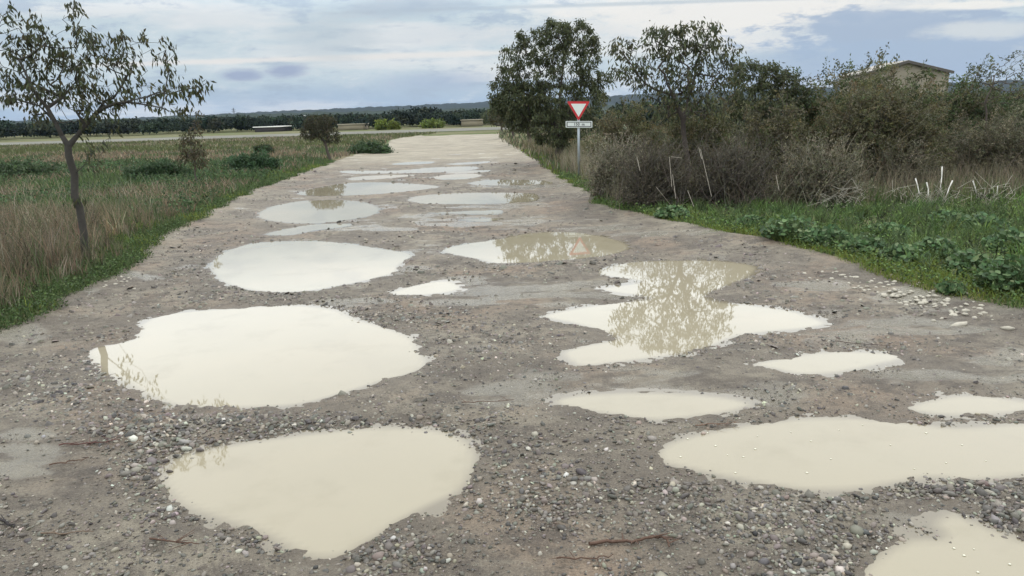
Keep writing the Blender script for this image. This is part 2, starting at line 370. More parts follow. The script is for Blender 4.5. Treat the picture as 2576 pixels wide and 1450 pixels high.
# road surface sheet
rows, colsn = 760, 330
yy = 1.9 * np.exp(np.linspace(0, math.log(91 / 1.9), rows))
xa = np.maximum(XL(yy) - 1.0, -yy * .80 - 1.6); xb = np.minimum(XR(yy) + 1.0, yy * .80 + 1.6)
u = np.linspace(0, 1, colsn)
X = xa[:, None] + (xb - xa)[:, None] * u[None]; Y = np.repeat(yy[:, None], colsn, 1)
X = X.ravel(); Y = Y.ravel(); XY = np.stack([X, Y], 1)
SD = shore(XY); ppx, ppy = PX(np.stack([X, Y, 0 * X], 1))
WE = np.clip(spots(ppx, ppy, WET) * 1.25 + (fbm(X * 1.3, Y * 1.3, 61) - .52) * 1.8, 0, 1); WE = ss(WE * (.35 + 1.1 * ss(fbm(X * 2.0, Y * 4.5, 63), .36, .6)), .25, .8) * (Y < 45)
RIM = np.exp(-np.maximum(-SD, 0) / .16)
Z = road_z(X, Y, SD, WE)
idx = np.arange(rows * colsn).reshape(rows, colsn)
Fq = np.stack([idx[:-1, :-1], idx[:-1, 1:], idx[1:, 1:], idx[1:, :-1]], -1).reshape(-1, 4)
m, t, b, o = mat('muddy_track'); M_road = m
wet = attr(t, 'wet'); dry = attr(t, 'dry'); rim = attr(t, 'rim')
n1 = tnoise(t, .9, 6, .6); n2 = tnoise(t, 7, 5, .6); n3 = tnoise(t, 70, 3, .6); n4 = tnoise(t, 260, 2, .5)
cc = mixc(t, sstep(t, n1, .42, .60), (0.141, 0.117, 0.088), (0.239, 0.208, 0.155))
cc = mixc(t, mathn(t, 'MULTIPLY', sstep(t, tnoise(t, .45, 5, .6), .48, .62), .7), cc, (0.205, 0.139, 0.093))
cc = mixc(t, mathn(t, 'MULTIPLY', sstep(t, tnoise(t, 2.2, 8, .74), .49, .60), .8), cc, (0.080, 0.064, 0.050))
cc = mixc(t, mathn(t, 'MULTIPLY', sstep(t, tnoise(t, 3.1, 7, .7, sc=(.5, 1.2, 1)), .54, .68), .5), cc, (0.228, 0.204, 0.155))
cc = mixc(t, mathn(t, 'MULTIPLY', sstep(t, n2, .45, .7), .6), cc, (0.087, 0.073, 0.059))
cc = mixc(t, mathn(t, 'MULTIPLY', sstep(t, n3, .50, .68), .6), cc, (0.065, 0.055, 0.047))
cc = mixc(t, mathn(t, 'MULTIPLY', sstep(t, n3, .46, .30), .35), cc, (0.319, 0.285, 0.221))
cc = mixc(t, mathn(t, 'MULTIPLY', sstep(t, n4, .60, .70), .4), cc, (0.350, 0.321, 0.262))
cc = mixc(t, mathn(t, 'MULTIPLY', sstep(t, tnoise(t, 5.5, 8, .78, sc=(.55, 1, 1)), .53, .62), .6), cc, (0.052, 0.042, 0.033))
cc = mixc(t, mathn(t, 'MULTIPLY', wet, .7), cc, (0.179, 0.164, 0.128))
cc = mixc(t, mathn(t, 'MULTIPLY', rim, .7), cc, (0.122, 0.099, 0.072))
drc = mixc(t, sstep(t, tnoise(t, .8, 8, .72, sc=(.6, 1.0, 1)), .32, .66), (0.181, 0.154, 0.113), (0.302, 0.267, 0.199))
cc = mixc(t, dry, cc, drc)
t.links.new(cc, b.inputs['Base Color'])
rr = mathn(t, 'SUBTRACT', .72, mathn(t, 'MULTIPLY', wet, .60)); rr = mathn(t, 'SUBTRACT', rr, mathn(t, 'MULTIPLY', rim, .22)); rr = mathn(t, 'ADD', rr, mathn(t, 'MULTIPLY', mathn(t, 'SUBTRACT', n2, .5), .25), clamp=True)
t.links.new(rr, b.inputs['Roughness']); b.inputs['IOR'].default_value = 1.38; b.inputs['Specular IOR Level'].default_value = .5
hh = mathn(t, 'ADD', mathn(t, 'MULTIPLY', n3, 1.0), mathn(t, 'MULTIPLY', n4, .4)); hh = mathn(t, 'MULTIPLY', hh, mathn(t, 'SUBTRACT', 1.0, mathn(t, 'MULTIPLY', wet, .85)))
hh = mathn(t, 'ADD', hh, mathn(t, 'MULTIPLY', tnoise(t, 14, 6, .7), 1.6))
bumpn(t, b, hh, 1.0, .018)
edge = np.minimum(X - XL(Y), XR(Y) - X)
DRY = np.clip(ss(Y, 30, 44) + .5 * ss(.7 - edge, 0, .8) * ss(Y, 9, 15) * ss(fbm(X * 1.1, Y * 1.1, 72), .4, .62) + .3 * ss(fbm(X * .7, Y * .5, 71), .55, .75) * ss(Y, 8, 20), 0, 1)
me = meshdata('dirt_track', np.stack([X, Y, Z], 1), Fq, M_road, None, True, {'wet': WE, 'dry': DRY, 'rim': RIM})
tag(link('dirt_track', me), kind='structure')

# puddle water
m, t, b, o = mat('muddy_water'); M_water = m
cw = mixc(t, tnoise(t, .35, 3), (.245, .213, .15), (.305, .272, .195))
cw = mixc(t, mathn(t, 'MULTIPLY', sstep(t, tnoise(t, 1.6, 5, .6), .5, .75), .35), cw, (.19, .165, .105))
cw = mixc(t, attr(t, 'shallow'), cw, (.135, .115, .085))
t.links.new(cw, b.inputs['Base Color']); b.inputs['IOR'].default_value = 1.36
b.inputs['Roughness'].default_value = .02
bumpn(t, b, tnoise(t, 9, 2), .12, .0006)
def fan_sheet(q, z, grow=.35):
    ctr = q.mean(0); n = len(q)
    e = np.roll(q, -1, 0) - np.roll(q, 1, 0); nr = norm(np.stack([e[:, 1], -e[:, 0]], 1))
    area = .5 * np.sum(q[:, 0] * np.roll(q[:, 1], -1) - np.roll(q[:, 0], -1) * q[:, 1])
    if area < 0: nr = -nr
    return q + nr * grow
def water_cells(k, q, st):
    lo, hi = q.min(0) - .3, q.max(0) + .3
    sy = st * (1 if q[:, 1].mean() < 20 else 2)
    gx = np.arange(lo[0], hi[0] + st, st); gy = np.arange(lo[1], hi[1] + sy, sy); MX, MY = np.meshgrid((gx[1:] + gx[:-1]) / 2, (gy[1:] + gy[:-1]) / 2)
    C_ = np.stack([MX.ravel(), MY.ravel()], 1); own = sdf(q, C_); keep = own > -.14
    for m_, p_ in enumerate(PW):
        if m_ != k and (p_.min(0) < hi).all() and (p_.max(0) > lo).all():
            o_ = sdf(p_, C_); keep &= own > o_ + 1e-6
    nx_ = len(gx); jj, ii = np.divmod(np.where(keep)[0], nx_ - 1); a = jj * nx_ + ii
    f_ = np.stack([a, a + 1, a + 1 + nx_, a + nx_], 1); u_, inv = np.unique(f_.ravel(), return_inverse=True)
    GX, GY = np.meshgrid(gx, gy); V_ = np.stack([GX.ravel()[u_], GY.ravel()[u_], 0 * u_], 1)
    return V_, inv.reshape(-1, 4)
for k, ((lb, p), q) in enumerate(zip(PUD, PW)):
    V_, f_ = water_cells(k, q, .05); SQ = sdf(q, V_[:, :2]); c0 = q.mean(0); V_[:, :2] -= c0
    o_ = link('puddle', meshdata('puddle', V_, f_, M_water, None, False, {'shallow': ss(.09 - SQ, 0, .10) * .8}), None, (c0[0], c0[1], -.0205 - .0007 * (k % 3))); tag(o_, lb, 'puddle', 'puddles in the potholes of the track')

# ------------------------------------------------------------------ ground sheets
yr = np.concatenate([-40 * np.exp(-np.linspace(0, 5, 20)) - .2, np.exp(np.linspace(math.log(1.2), math.log(130), 520)), np.exp(np.linspace(math.log(135), math.log(3150), 30))])
un = np.concatenate([-np.exp(np.linspace(math.log(6), math.log(.9), 16)), np.linspace(-.88, .88, 330), np.exp(np.linspace(math.log(.9), math.log(6), 16))])
yb = np.maximum(np.abs(yr), 3.0)
X = un[None] * (yb + 3)[:, None]; Y = np.repeat(yr[:, None], len(un), 1)
X = np.clip(X, -3150, 3150)
Zg = ground_z(X, Y); r_, c_ = X.shape
idx = np.arange(r_ * c_).reshape(r_, c_)
Fq = np.stack([idx[:-1, :-1], idx[:-1, 1:], idx[1:, 1:], idx[1:, :-1]], -1).reshape(-1, 4)
m, t, b, o = mat('meadow_soil'); M_ground = m
gn = tnoise(t, .10, 5, .6, sc=(.6, 1.6, 1)); g2 = tnoise(t, .9, 5, .65); g3 = tnoise(t, 9, 4, .7)
cc = mixc(t, sstep(t, gn, .42, .60), (.095, .115, .045), (.165, .14, .085))
cc = mixc(t, mathn(t, 'MULTIPLY', sstep(t, g2, .5, .7), .6), cc, (.06, .085, .032))
cc = mixc(t, mathn(t, 'MULTIPLY', sstep(t, g3, .5, .72), .5), cc, (.19, .17, .10))
t.links.new(cc, b.inputs['Base Color']); b.inputs['Roughness'].default_value = .95; b.inputs['Specular IOR Level'].default_value = .1
bumpn(t, b, g3, 1.0, .08)
me = meshdata('ground', np.stack([X.ravel(), Y.ravel(), Zg.ravel()], 1), Fq, M_ground, None, True)
tag(link('ground', me), kind='structure')
# pale road crossing behind the field
def band(x, off): return off + .02 * x + 2.0 * (vn(x * .03, x * 0 + off, 3) - .5)
xs = np.linspace(-190, 26, 110)
V = np.concatenate([np.stack([xs, band(xs, 109), xs * 0 + .05], 1), np.stack([xs, band(xs, 131), xs * 0 + .05], 1)])
i = np.arange(109); me = meshdata('crossing_road', V, np.stack([i, i + 1, i + 111, i + 110], 1), plain('pale_gravel_road', (.12, .116, .09), .9, 0, .12, .5))
tag(link('crossing_road', me), kind='structure')

# ------------------------------------------------------------------ hills and far wood
def ridge(name, x0px, x1px, hfun, dist, rough_amp, matc, seed, nx=900):
    pxs = np.linspace(x0px, x1px, nx); base = G(pxs, 287 - (pxs - CX) * math.tan(-ROLL) * 1.0 + 6)
    a = np.arctan2(*(ray(pxs, pxs * 0 + 290)[:, :2]).T)
    rws = 12; VV = []
    top = hfun(pxs) * dist / F + H - .3 * rough_amp
    for k in range(rws):
        f = k / (rws - 1); dd = dist * (.72 + .28 * f)
        h = top * np.sin(f * math.pi / 2) ** 1.0 * (.35 + .65 * f)
        h = h + rough_amp * (fbm(a * dist / 9 + k * 7.3, a * 0 + k * 3.1, seed, 3) - .3) * (f > 0)
        VV.append(np.stack([np.sin(a) * dd, np.cos(a) * dd, np.maximum(h, -.5) if k else h * 0 - .5], 1))
    VV = np.concatenate(VV); idx = np.arange(rws * nx).reshape(rws, nx)
    Fq = np.stack([idx[:-1, :-1], idx[:-1, 1:], idx[1:, 1:], idx[1:, :-1]], -1).reshape(-1, 4)
    return tag(link(name, meshdata(name, VV, Fq, matc, None, False)), kind='structure')
mh = plain('wooded_hillside', (.020, .032, .024), .95, 0, .08, .5, 0, .1); mh2 = plain('wooded_ridge', (.013, .022, .022), .95, 0, .02, .4, 0, .1)  # far ridge: some blue of the haze put into its dark green colour
ridge('hill', -300, 3100, lambda p: np.interp(p, [-300, 0, 317, 443, 538, 712, 815, 1009, 1222, 1700, 2576, 3100], [18, 18, 16, 20, 20, 24, 25, 28, 31, 38, 36, 32]), 1500, 4, mh2, 5)
ridge('wooded_rise', -300, 1750, lambda p: np.interp(p, [-300, 0, 300, 620, 760, 1000, 1300, 1750], [16, 17, 15, 18, 19, 18, 17, 14]), 560, 3.0, mh, 8)

def crowns(g, n, px0, px1, d0, d1, h0, h1, cols, leaf=.5, per=170, flat=.75, excl=()):
    pxs = rng.uniform(px0, px1, n); ds = rng.uniform(d0, d1, n)
    for p_, d_ in zip(pxs, ds):
        if any(a < p_ < b_ for a, b_ in excl): continue
        q = P(p_, 300., d_); hh = rng.uniform(h0, h1); rr = hh * rng.uniform(.45, .8)
        k = rng.normal(size=(per, 3)); k = norm(k) * (rng.uniform(.35, 1, (per, 1)) ** .6); k[:, 2] = np.abs(k[:, 2]) * 1.0 - .15
        lob = norm(rng.normal(size=(5, 3))) * .35
        k = k * .75 + lob[rng.integers(0, 5, per)]
        Q = np.array([q[0], q[1], hh * .42]) + k * np.array([rr, rr, hh * .55]); Q[:, 2] = np.maximum(Q[:, 2], .05)
        leaves(g, Q, rng.normal(size=(per, 3)), leaf * rng.uniform(.7, 1.5, per), leaf * .9, pal(cols, 1, .25)[0] * (1 + .25 * rng.normal(size=(per, 1))).clip(.4, 1.8), .3)
DG = [(.026, .038, .027), (.033, .046, .030), (.022, .033, .026), (.042, .05, .032)]
g = Geo()
crowns(g, 300, -150, 620, 170, 225, 3.2, 4.3, DG, .55, 190)
crowns(g, 360, 600, 1500, 168, 225, 2.8, 3.7, DG, .55, 190)
crowns(g, 240, -100, 1400, 235, 320, 3.6, 4.6, DG, .8, 140)
crowns(g, 50, 850, 1260, 150, 172, 2.6, 3.3, DG, .45, 230)
crowns(g, 7, 990, 1085, 170, 176, 4.4, 5.0, DG, .5, 420)
crowns(g, 5, -30, 12, 150, 160, 4.2, 5.2, DG, .5, 350)
crowns(g, 160, 1400, 2800, 60, 120, 2.6, 3.4, DG, .4, 200)
tag(g.obj('forest', M_forest), kind='stuff')

# ------------------------------------------------------------------ plants
BARK = (.085, .070, .058)
def grow(attr_pts, trunk, step, seed_r, base_r, jit=.12, arch=.15, limbs=()):
    Pn = [np.array(p) for p in trunk]; par = [-1] + list(range(len(trunk) - 1))
    for lm in limbs:
        prev = int(np.argmin([np.linalg.norm(p - lm[0]) for p in Pn]))
        for a_, b_ in zip(lm[:-1], lm[1:]):
            n_ = max(1, int(np.linalg.norm(b_ - a_) / step))
            for s_ in range(1, n_ + 1): Pn.append(a_ + (b_ - a_) * s_ / n_ + rng.normal(size=3) * .015); par.append(prev); prev = len(Pn) - 1
    arr = np.array(Pn)
    for q, cost in attr_pts:
        dd = np.linalg.norm(arr - q, axis=1) + np.where(arr[:, 2] > q[2] + .15, .5, 0) 
        dd[:max(1, len(trunk) // 2)] += 1.0
        k = int(np.argmin(dd)); A = arr[k]; d = q - A; L_ = np.linalg.norm(d)
        n = max(1, int(L_ / step)); prev = k; new = []
        for s in range(1, n + 1):
            f = s / n; p = A + d * f + np.array([0, 0, -1]) * arch * L_ * math.sin(math.pi * f) * .5 + (rng.normal(size=3) * jit * step if s < n else 0)
            Pn.append(p); par.append(prev); prev = len(Pn) - 1; new.append(p)
        arr = np.concatenate([arr, np.array(new)])
    n = len(Pn); r = np.zeros(n); ch = [0] * n
    for i in range(n - 1, 0, -1):
        if r[i] == 0: r[i] = seed_r ** 2.3
        r[par[i]] += r[i]; ch[par[i]] += 1
    r = r ** (1 / 2.3); ex = math.log(base_r / seed_r) / math.log(r[0] / seed_r) if r[0] > seed_r * 1.2 else 1
    r = seed_r * (r / seed_r) ** ex
    tip = np.array([c_ == 0 for c_ in ch])
    return arr, np.array(par), r, tip
def lobe_pts(lobes, depth, n, dscale=1.0, sky=.35):
    wts = np.array([l[2] * l[3] * (l[4] if len(l) > 4 else 1) for l in lobes], float); wts /= wts.sum()
    k = rng.choice(len(lobes), n, p=wts); out = []
    v = norm(rng.normal(size=(n, 3))) * rng.uniform(sky, 1, (n, 1)) ** .5
    for i in range(n):
        l = lobes[k[i]]; q = P(l[0] + v[i, 0] * l[2], l[1] + v[i, 2] * l[3], depth)
        q = q + np.array([0, v[i, 1] * l[2] / F * depth * dscale, 0]) ; out.append(q)
    return np.array(out)
def tree(name, label, cat, depth, trunk_px, base_r, lobes, n_att, leaf, leafcols, per=7, step=.22, group=None, droop=1.0, twigr=.004, dscale=1.0, bark=BARK, extra=0, k=6, limbs=()):
    trunk = [P(float(a), float(b_), depth) for a, b_ in trunk_px]
    gz = float(ground_z(np.array([trunk[0][0]]), np.array([trunk[0][1]]))[0]); trunk[0][2] = gz - .05
    tt = []
    for a, b_ in zip(trunk[:-1], trunk[1:]):
        n = max(2, int(np.linalg.norm(b_ - a) / step))
        for s in range(n): tt.append(a + (b_ - a) * s / n + (rng.normal(size=3) * .012 if tt else 0))
    tt.append(trunk[-1]); top = trunk[-1]
    big = [P(float(l[0]), float(l[1]), depth) + np.array([0, rng.normal() * l[2] / F * depth * .5 * dscale, 0]) for l in lobes]
    big.sort(key=lambda q: np.linalg.norm(q - top))
    pts = lobe_pts(lobes, depth, n_att, dscale)
    pts = pts[pts[:, 2] > gz + .15]
    pts = pts[np.argsort(np.linalg.norm(pts - top, axis=1))]
    LM = []
    for lm in limbs:
        dz_ = rng.uniform(-.9, .9) * dscale
        LM.append([P(float(a), float(b_), depth) + np.array([0, dz_ * i_ / len(lm), 0]) for i_, (a, b_) in enumerate(lm)])
    arr, par, r, tip = grow([(q, 0) for q in big] + [(q, 0) for q in pts], tt, step, twigr, base_r, limbs=LM)
    root = thing(name, label, cat, (trunk[0][0], trunk[0][1], gz), group); org = np.array(root.location)
    g1, g2 = Geo(), Geo(); i = np.arange(1, len(arr)); nt = len(tt)
    tr = (i < nt); bc = np.array(bark)
    rA = np.minimum(r[par[i]], r[i] * 1.6 + .002)
    rA = np.where(tr, r[par[i]], rA)
    tr_r = r[:nt] * (1 + .55 * np.exp(-np.arange(nt) * step / .12)); pathtube(g1, arr[:nt], tr_r, bc)
    thick = (~tr) & (r[i] > .012)
    tubes(g2, arr[par[i]][thick], arr[i][thick], rA[thick], r[i][thick], bc * .95, k)
    thin = (~tr) & ~thick
    tubes(g2, arr[par[i]][thin], arr[i][thin], rA[thin], r[i][thin], bc * .9, 3)
    g1.obj('trunk', M_bark, root, org, True); o2 = g2.obj('branches', M_bark, root, org); o2['kind'] = 'stuff'
    # leaves near the twig ends
    T_ = np.where(tip)[0]; sec = par[T_]
    th = par[sec]; th = np.where(th < 0, sec, th); src = np.concatenate([arr[T_], (arr[T_] + arr[sec]) / 2, arr[sec], (arr[sec] + arr[th]) / 2]); dr = np.tile(norm(arr[T_] - arr[sec]), (4, 1))
    src = np.repeat(src, per, 0); dr = np.repeat(dr, per, 0); n = len(src)
    D = dr * .55 + rng.normal(size=(n, 3)) * .55 + np.array([0, 0, -1]) * droop
    src = src + rng.normal(size=(n, 3)) * leaf * .45
    g3 = Geo(); leaves(g3, src, D, leaf * rng.uniform(.65, 1.25, n), leaf * .30 * rng.uniform(.8, 1.3, n), pal(leafcols, n), .2)
    o3 = g3.obj('foliage', M_leaf, root, org); o3['kind'] = 'stuff'
    return root
ALT = [(.050, .060, .028), (.062, .070, .033), (.07, .066, .030), (.042, .050, .028)]; AL = [(.064, .078, .036), (.078, .090, .042), (.090, .086, .040), (.056, .066, .038)]
ALD = [(.074, .086, .040), (.09, .10, .046), (.062, .074, .038)]
tree('almond_tree', 'open leafy tree with bare forked trunk in the dry weeds left of the track', 'tree', 11.8,
     [(219, 678), (212, 590), (200, 520), (188, 470), (176, 410), (172, 368)], .054,
     [(40, 70, 70, 60), (25, 170, 70, 60), (95, 130, 60, 60), (175, 45, 36, 46), (130, 120, 60, 50), (195, 120, 60, 60), (235, 190, 60, 60), (270, 125, 60, 46), (330, 115, 55, 40), (315, 175, 55, 40),
      (160, 210, 80, 60), (90, 230, 80, 40), (50, 250, 50, 30, .6), (415, 130, 28, 40), (440, 175, 40, 30), (375, 220, 60, 26), (455, 230, 60, 26), (515, 215, 28, 24), (480, 275, 40, 14), (395, 265, 70, 14, .7),
      (260, 265, 60, 40), (320, 240, 60, 30), (95, 290, 40, 28, .7), (200, 280, 60, 40, .6), (240, 390, 26, 50, .25), (190, 500, 20, 50, .25)],
     620, .112, ALT, 3, .17, droop=1.7, twigr=.0032, bark=(.050, .046, .040), limbs=[[(172, 368), (150, 310), (140, 270), (120, 230), (95, 180), (70, 120)], [(172, 368), (205, 320), (235, 280), (270, 240), (300, 190), (320, 140)], [(235, 280), (300, 262), (360, 252), (430, 235), (505, 212)],
     [(140, 270), (160, 220), (180, 150), (182, 60)], [(150, 310), (110, 270), (60, 240)], [(208, 570), (214, 500), (222, 430), (232, 370), (250, 310), (262, 270)], [(360, 252), (420, 275), (490, 285)], [(200, 440), (240, 390), (275, 345)], [(120, 230), (60, 200), (10, 160)], [(430, 235), (425, 180), (412, 130)]])
tree('tall_bushy_tree', 'tall dense round tree just left of the triangular sign', 'tree', 33.0,
     [(1402, 408), (1405, 385), (1412, 360), (1405, 330)], .17,
     [(1385, 66, 12, 18, 3), (1462, 68, 12, 18, 3), (1312, 100, 10, 24, 3), (1496, 112, 12, 24, 3), (1425, 72, 10, 16, 3), (1400, 90, 60, 36), (1450, 95, 50, 42), (1360, 120, 50, 50), (1300, 140, 40, 34, .6), (1290, 185, 46, 40), (1350, 190, 60, 50), (1420, 170, 70, 60), (1480, 170, 40, 60), (1265, 225, 40, 34, 1.3), (1258, 262, 34, 26, 1.3), (1300, 250, 60, 40, 1.2), (1330, 250, 70, 50),
      (1410, 250, 80, 60), (1470, 250, 50, 60), (1290, 275, 50, 30), (1370, 310, 80, 40, 1.6), (1430, 310, 60, 44, 1.6), (1310, 300, 50, 26, 1.3), (1520, 215, 34, 34, .7), (1395, 350, 46, 22)],
     1900, .165, ALD, 11, .3, droop=1.3, dscale=.9, bark=(.06, .05, .043), limbs=[[(1405, 330), (1380, 260), (1340, 180)], [(1405, 330), (1410, 220), (1420, 120)], [(1405, 330), (1450, 250), (1475, 160)], [(1380, 260), (1310, 230), (1270, 210)]])
tree('leafy_tree', 'broad open crowned tree rising from the thicket right of the triangular sign', 'tree', 19.0,
     [(1735, 495), (1730, 420), (1722, 350), (1718, 300)], .065,
     [(1565, 125, 40, 32, 1.5), (1585, 175, 46, 34, 1.2), (1650, 100, 44, 40), (1690, 120, 46, 50), (1740, 90, 46, 38), (1785, 85, 34, 34), (1790, 140, 50, 46), (1835, 130, 30, 30), (1840, 175, 34, 30), (1720, 170, 60, 50),
      (1650, 170, 56, 40), (1620, 215, 46, 22, .7), (1680, 225, 60, 34), (1760, 215, 70, 40), (1830, 220, 50, 34), (1740, 270, 90, 40), (1650, 270, 60, 26, .5)],
     760, .14, AL, 4, .22, droop=1.3, bark=(.06, .05, .043), limbs=[[(1718, 300), (1690, 240), (1650, 170)], [(1718, 300), (1740, 220), (1760, 130)], [(1718, 300), (1780, 240), (1830, 170)], [(1690, 240), (1620, 215), (1570, 150)]])
tree('leafy_tree', 'lower tree with ragged top between the open crowned tree and the brown mound of scrub', 'tree', 23.0,
     [(1930, 480), (1925, 400), (1920, 320)], .08,
     [(1890, 190, 50, 46), (1940, 190, 46, 34), (1980, 215, 40, 32), (2010, 240, 30, 26, .7), (1900, 250, 60, 50), (1960, 270, 60, 50), (1870, 300, 50, 50), (2035, 225, 16, 30, .3)],
     560, .125, ALD, 10, .24)
TB = 'young trees lined up along the right side of the far track'
tree('roadside_tree', 'second tree of the row beyond the tall dense tree, leaning over the far track', 'tree', 52.0,
     [(1332, 357), (1330, 340), (1328, 325)], .12, [(1300, 250, 40, 34), (1340, 270, 50, 36), (1290, 285, 44, 28), (1350, 300, 46, 26), (1320, 310, 44, 20), (1285, 310, 40, 20)], 380, .2, [(.06, .055, .026), (.05, .05, .024)], 7, .4, TB)
tree('roadside_tree', 'third tree of the row, low and brownish beside the end of the track', 'tree', 68.0,
     [(1292, 345), (1290, 333), (1290, 322)], .12, [(1265, 270, 32, 26), (1290, 285, 36, 26), (1250, 290, 24, 16), (1295, 300, 40, 20), (1262, 300, 30, 16)], 300, .24, [(.065, .058, .028), (.05, .05, .024)], 7, .5, TB)
tree('roadside_tree', 'farthest dark tree of the row at the bend of the track', 'tree', 95.0,
     [(1262, 324), (1262, 316)], .12, [(1232, 292, 20, 16), (1255, 298, 26, 14), (1230, 305, 20, 8)], 130, .24, ALD, 7, .6, TB)
tree('small_tree', 'small round tree standing alone at the left verge of the track', 'tree', 40.0,
     [(832, 402), (824, 380), (818, 362)], .07, [(790, 310, 30, 20), (820, 305, 28, 18), (785, 335, 30, 18), (825, 340, 30, 20), (805, 325, 34, 22), (845, 350, 12, 12, .5)], 420, .14, [(.045, .052, .026), (.058, .05, .028)], 7, .22)
tree('sapling', 'thin sparse sapling with brown leaves in the left field', 'sapling', 25.0,
     [(498, 472), (490, 440), (488, 400)], .022, [(480, 370, 26, 30), (500, 400, 20, 26), (465, 350, 20, 14, .5), (490, 330, 20, 20, .5), (460, 400, 16, 18, .4), (500, 300, 14, 20, .5)], 190, .12, [(.085, .068, .038), (.06, .062, .032)], 4, .2)
tree('sapling', 'sparse sapling with curled leaves beside the sign post', 'sapling', 27.0,
     [(1512, 420), (1518, 390), (1535, 350)], .018, [(1530, 310, 26, 24), (1560, 320, 28, 20), (1600, 330, 24, 18, .6), (1510, 370, 20, 22, .5)], 110, .13, [(.16, .14, .08), (.11, .10, .055)], 5, .2)
tree('slender_tree', 'slender twiggy tree against the sky at the right edge', 'tree', 21.0,
     [(2490, 420), (2480, 330), (2478, 260)], .028, [(2475, 150, 12, 26, .5), (2460, 190, 26, 30), (2500, 190, 34, 34), (2540, 170, 34, 34), (2570, 150, 34, 26), (2480, 240, 40, 30), (2550, 230, 46, 40), (2610, 190, 50, 50)], 260, .085, ALD, 3, .2, droop=.1)

# shrubs: a box seen in the photograph at a distance
def shrub(name, label, cat, x0, x1, yt, yb, depth, cols, n=6500, leaf=.06, stems=130, stemcol=(.115, .10, .072), group=None, shape=.5, lw=.45, droop=.0, thick=.0045, spike=.12):
    a = P(float(x0), float(yb), depth); b_ = P(float(x1), float(yb), depth); tp = P((x0 + x1) / 2., float(yt), depth)
    cx = (a[0] + b_[0]) / 2; rx = (b_[0] - a[0]) / 2; gz = float(ground_z(np.array([cx]), np.array([depth]))[0]); hh = tp[2] - gz
    root = thing(name, label, cat, (cx, depth, gz), group); org = np.array(root.location)
    n = int(n * 1.5); leaf = leaf * 1.2
    # stems radiate from the base into the dome
    ns = stems; v = norm(rng.normal(size=(ns, 3))); v[:, 2] = np.abs(v[:, 2]) ** .8
    lump = .82 + .36 * fbm(np.arctan2(v[:, 1], v[:, 0]) * 1.6, v[:, 2] * 3, int(abs(cx) * 10), 3)
    ex = np.abs(v) ** .82 * np.sign(v)
    E = ex * (rng.uniform(.6, 1.0, (ns, 1)) * lump[:, None]) * np.array([rx * 1.05, rx * .75, hh]); E[:, 2] = np.maximum(E[:, 2], .12 * hh)
    E[:, 2] *= hh * .93 / np.percentile(E[:, 2], 97)
    sp = rng.random(ns) < spike; E[sp] *= 1.08; E[:, 2] = np.minimum(E[:, 2], hh * 1.03)
    B = np.stack([rng.normal(size=ns) * rx * .35, rng.normal(size=ns) * rx * .25, np.zeros(ns)], 1)
    M1 = B * .55 + E * .5 + np.array([0, 0, .12]) * hh + rng.normal(size=(ns, 3)) * .05 * hh
    g1 = Geo(); bc = pal([stemcol], ns, .25); pts = []
    prev = B
    for k in range(1, 7):
        f = k / 6; q = (1 - f) ** 2 * B + 2 * f * (1 - f) * M1 + f * f * E + rng.normal(size=(ns, 3)) * .015
        tubes(g1, prev, q, thick * (1.9 - f), thick * (1.75 - f), bc, 3); prev = q; pts.append(q)
    pts = np.concatenate(pts[2:])
    # side twigs
    nt = ns * 5; s = pts[rng.integers(0, len(pts), nt)]; e = s + (norm(rng.normal(size=(nt, 3)) + np.array([0, 0, .35])) * rng.uniform(.12, .38, (nt, 1))) * max(hh, rx) * .5
    e[:, 2] = np.maximum(e[:, 2], .03)
    tubes(g1, s, e, thick * .6, thick * .35, pal([stemcol], nt, .3), 3)
    f = rng.random((n, 1)); k = rng.integers(0, nt, n); Q = s[k] + (e[k] - s[k]) * f ** .6 + rng.normal(size=(n, 3)) * leaf * .5
    Q[:, 2] = np.maximum(Q[:, 2], .02)
    cl = pal(cols, nt, .22)[k] * (1 + .15 * rng.normal(size=(n, 1))).clip(.5, 1.6)
    g2 = Geo(); leaves(g2, Q, rng.normal(size=(n, 3)) * .8 + norm(e[k] - s[k]) * .6 + np.array([0, 0, -droop]), leaf * rng.uniform(.6, 1.3, n), leaf * lw, cl, .25)
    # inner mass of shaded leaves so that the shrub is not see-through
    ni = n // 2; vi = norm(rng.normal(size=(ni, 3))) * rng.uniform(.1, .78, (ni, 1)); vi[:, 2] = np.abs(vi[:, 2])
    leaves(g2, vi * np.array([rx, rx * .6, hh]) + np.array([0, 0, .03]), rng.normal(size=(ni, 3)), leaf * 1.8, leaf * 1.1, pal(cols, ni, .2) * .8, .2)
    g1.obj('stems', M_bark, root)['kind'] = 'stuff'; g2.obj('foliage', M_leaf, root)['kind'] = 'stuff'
    return root
OL = [(.105, .104, .045), (.135, .115, .056), (.088, .10, .042)]; BR = [(.130, .118, .070), (.115, .108, .060), (.095, .098, .052), (.155, .138, .088)]; GN = [(.06, .088, .034), (.075, .10, .038), (.05, .07, .03)]
DB = [(.085, .075, .048), (.070, .066, .040), (.10, .088, .058)]; GY = [(.22, .20, .14), (.17, .155, .105), (.135, .135, .08)]
shrub('shrub', 'olive scrub behind the distance plate of the sign', 'shrub', 1470, 1700, 245, 430, 27.5, OL, 9000)
shrub('shrub', 'grey dry bush right of the sign post at the verge', 'shrub', 1470, 1640, 335, 490, 18.5, GY, 4500, .05, 300, (.22, .20, .15))
shrub('shrub', 'tangle of dark bare stems at the foot of the open crowned tree', 'shrub', 1540, 1760, 345, 520, 16.6, DB, 2600, .045, 380, (.085, .074, .058), spike=.3)
shrub('shrub', 'dark bramble thicket with arching canes left of the brown mound', 'shrub', 1700, 1960, 330, 525, 16.4, DB, 3000, .045, 400, (.085, .074, .060), spike=.3)
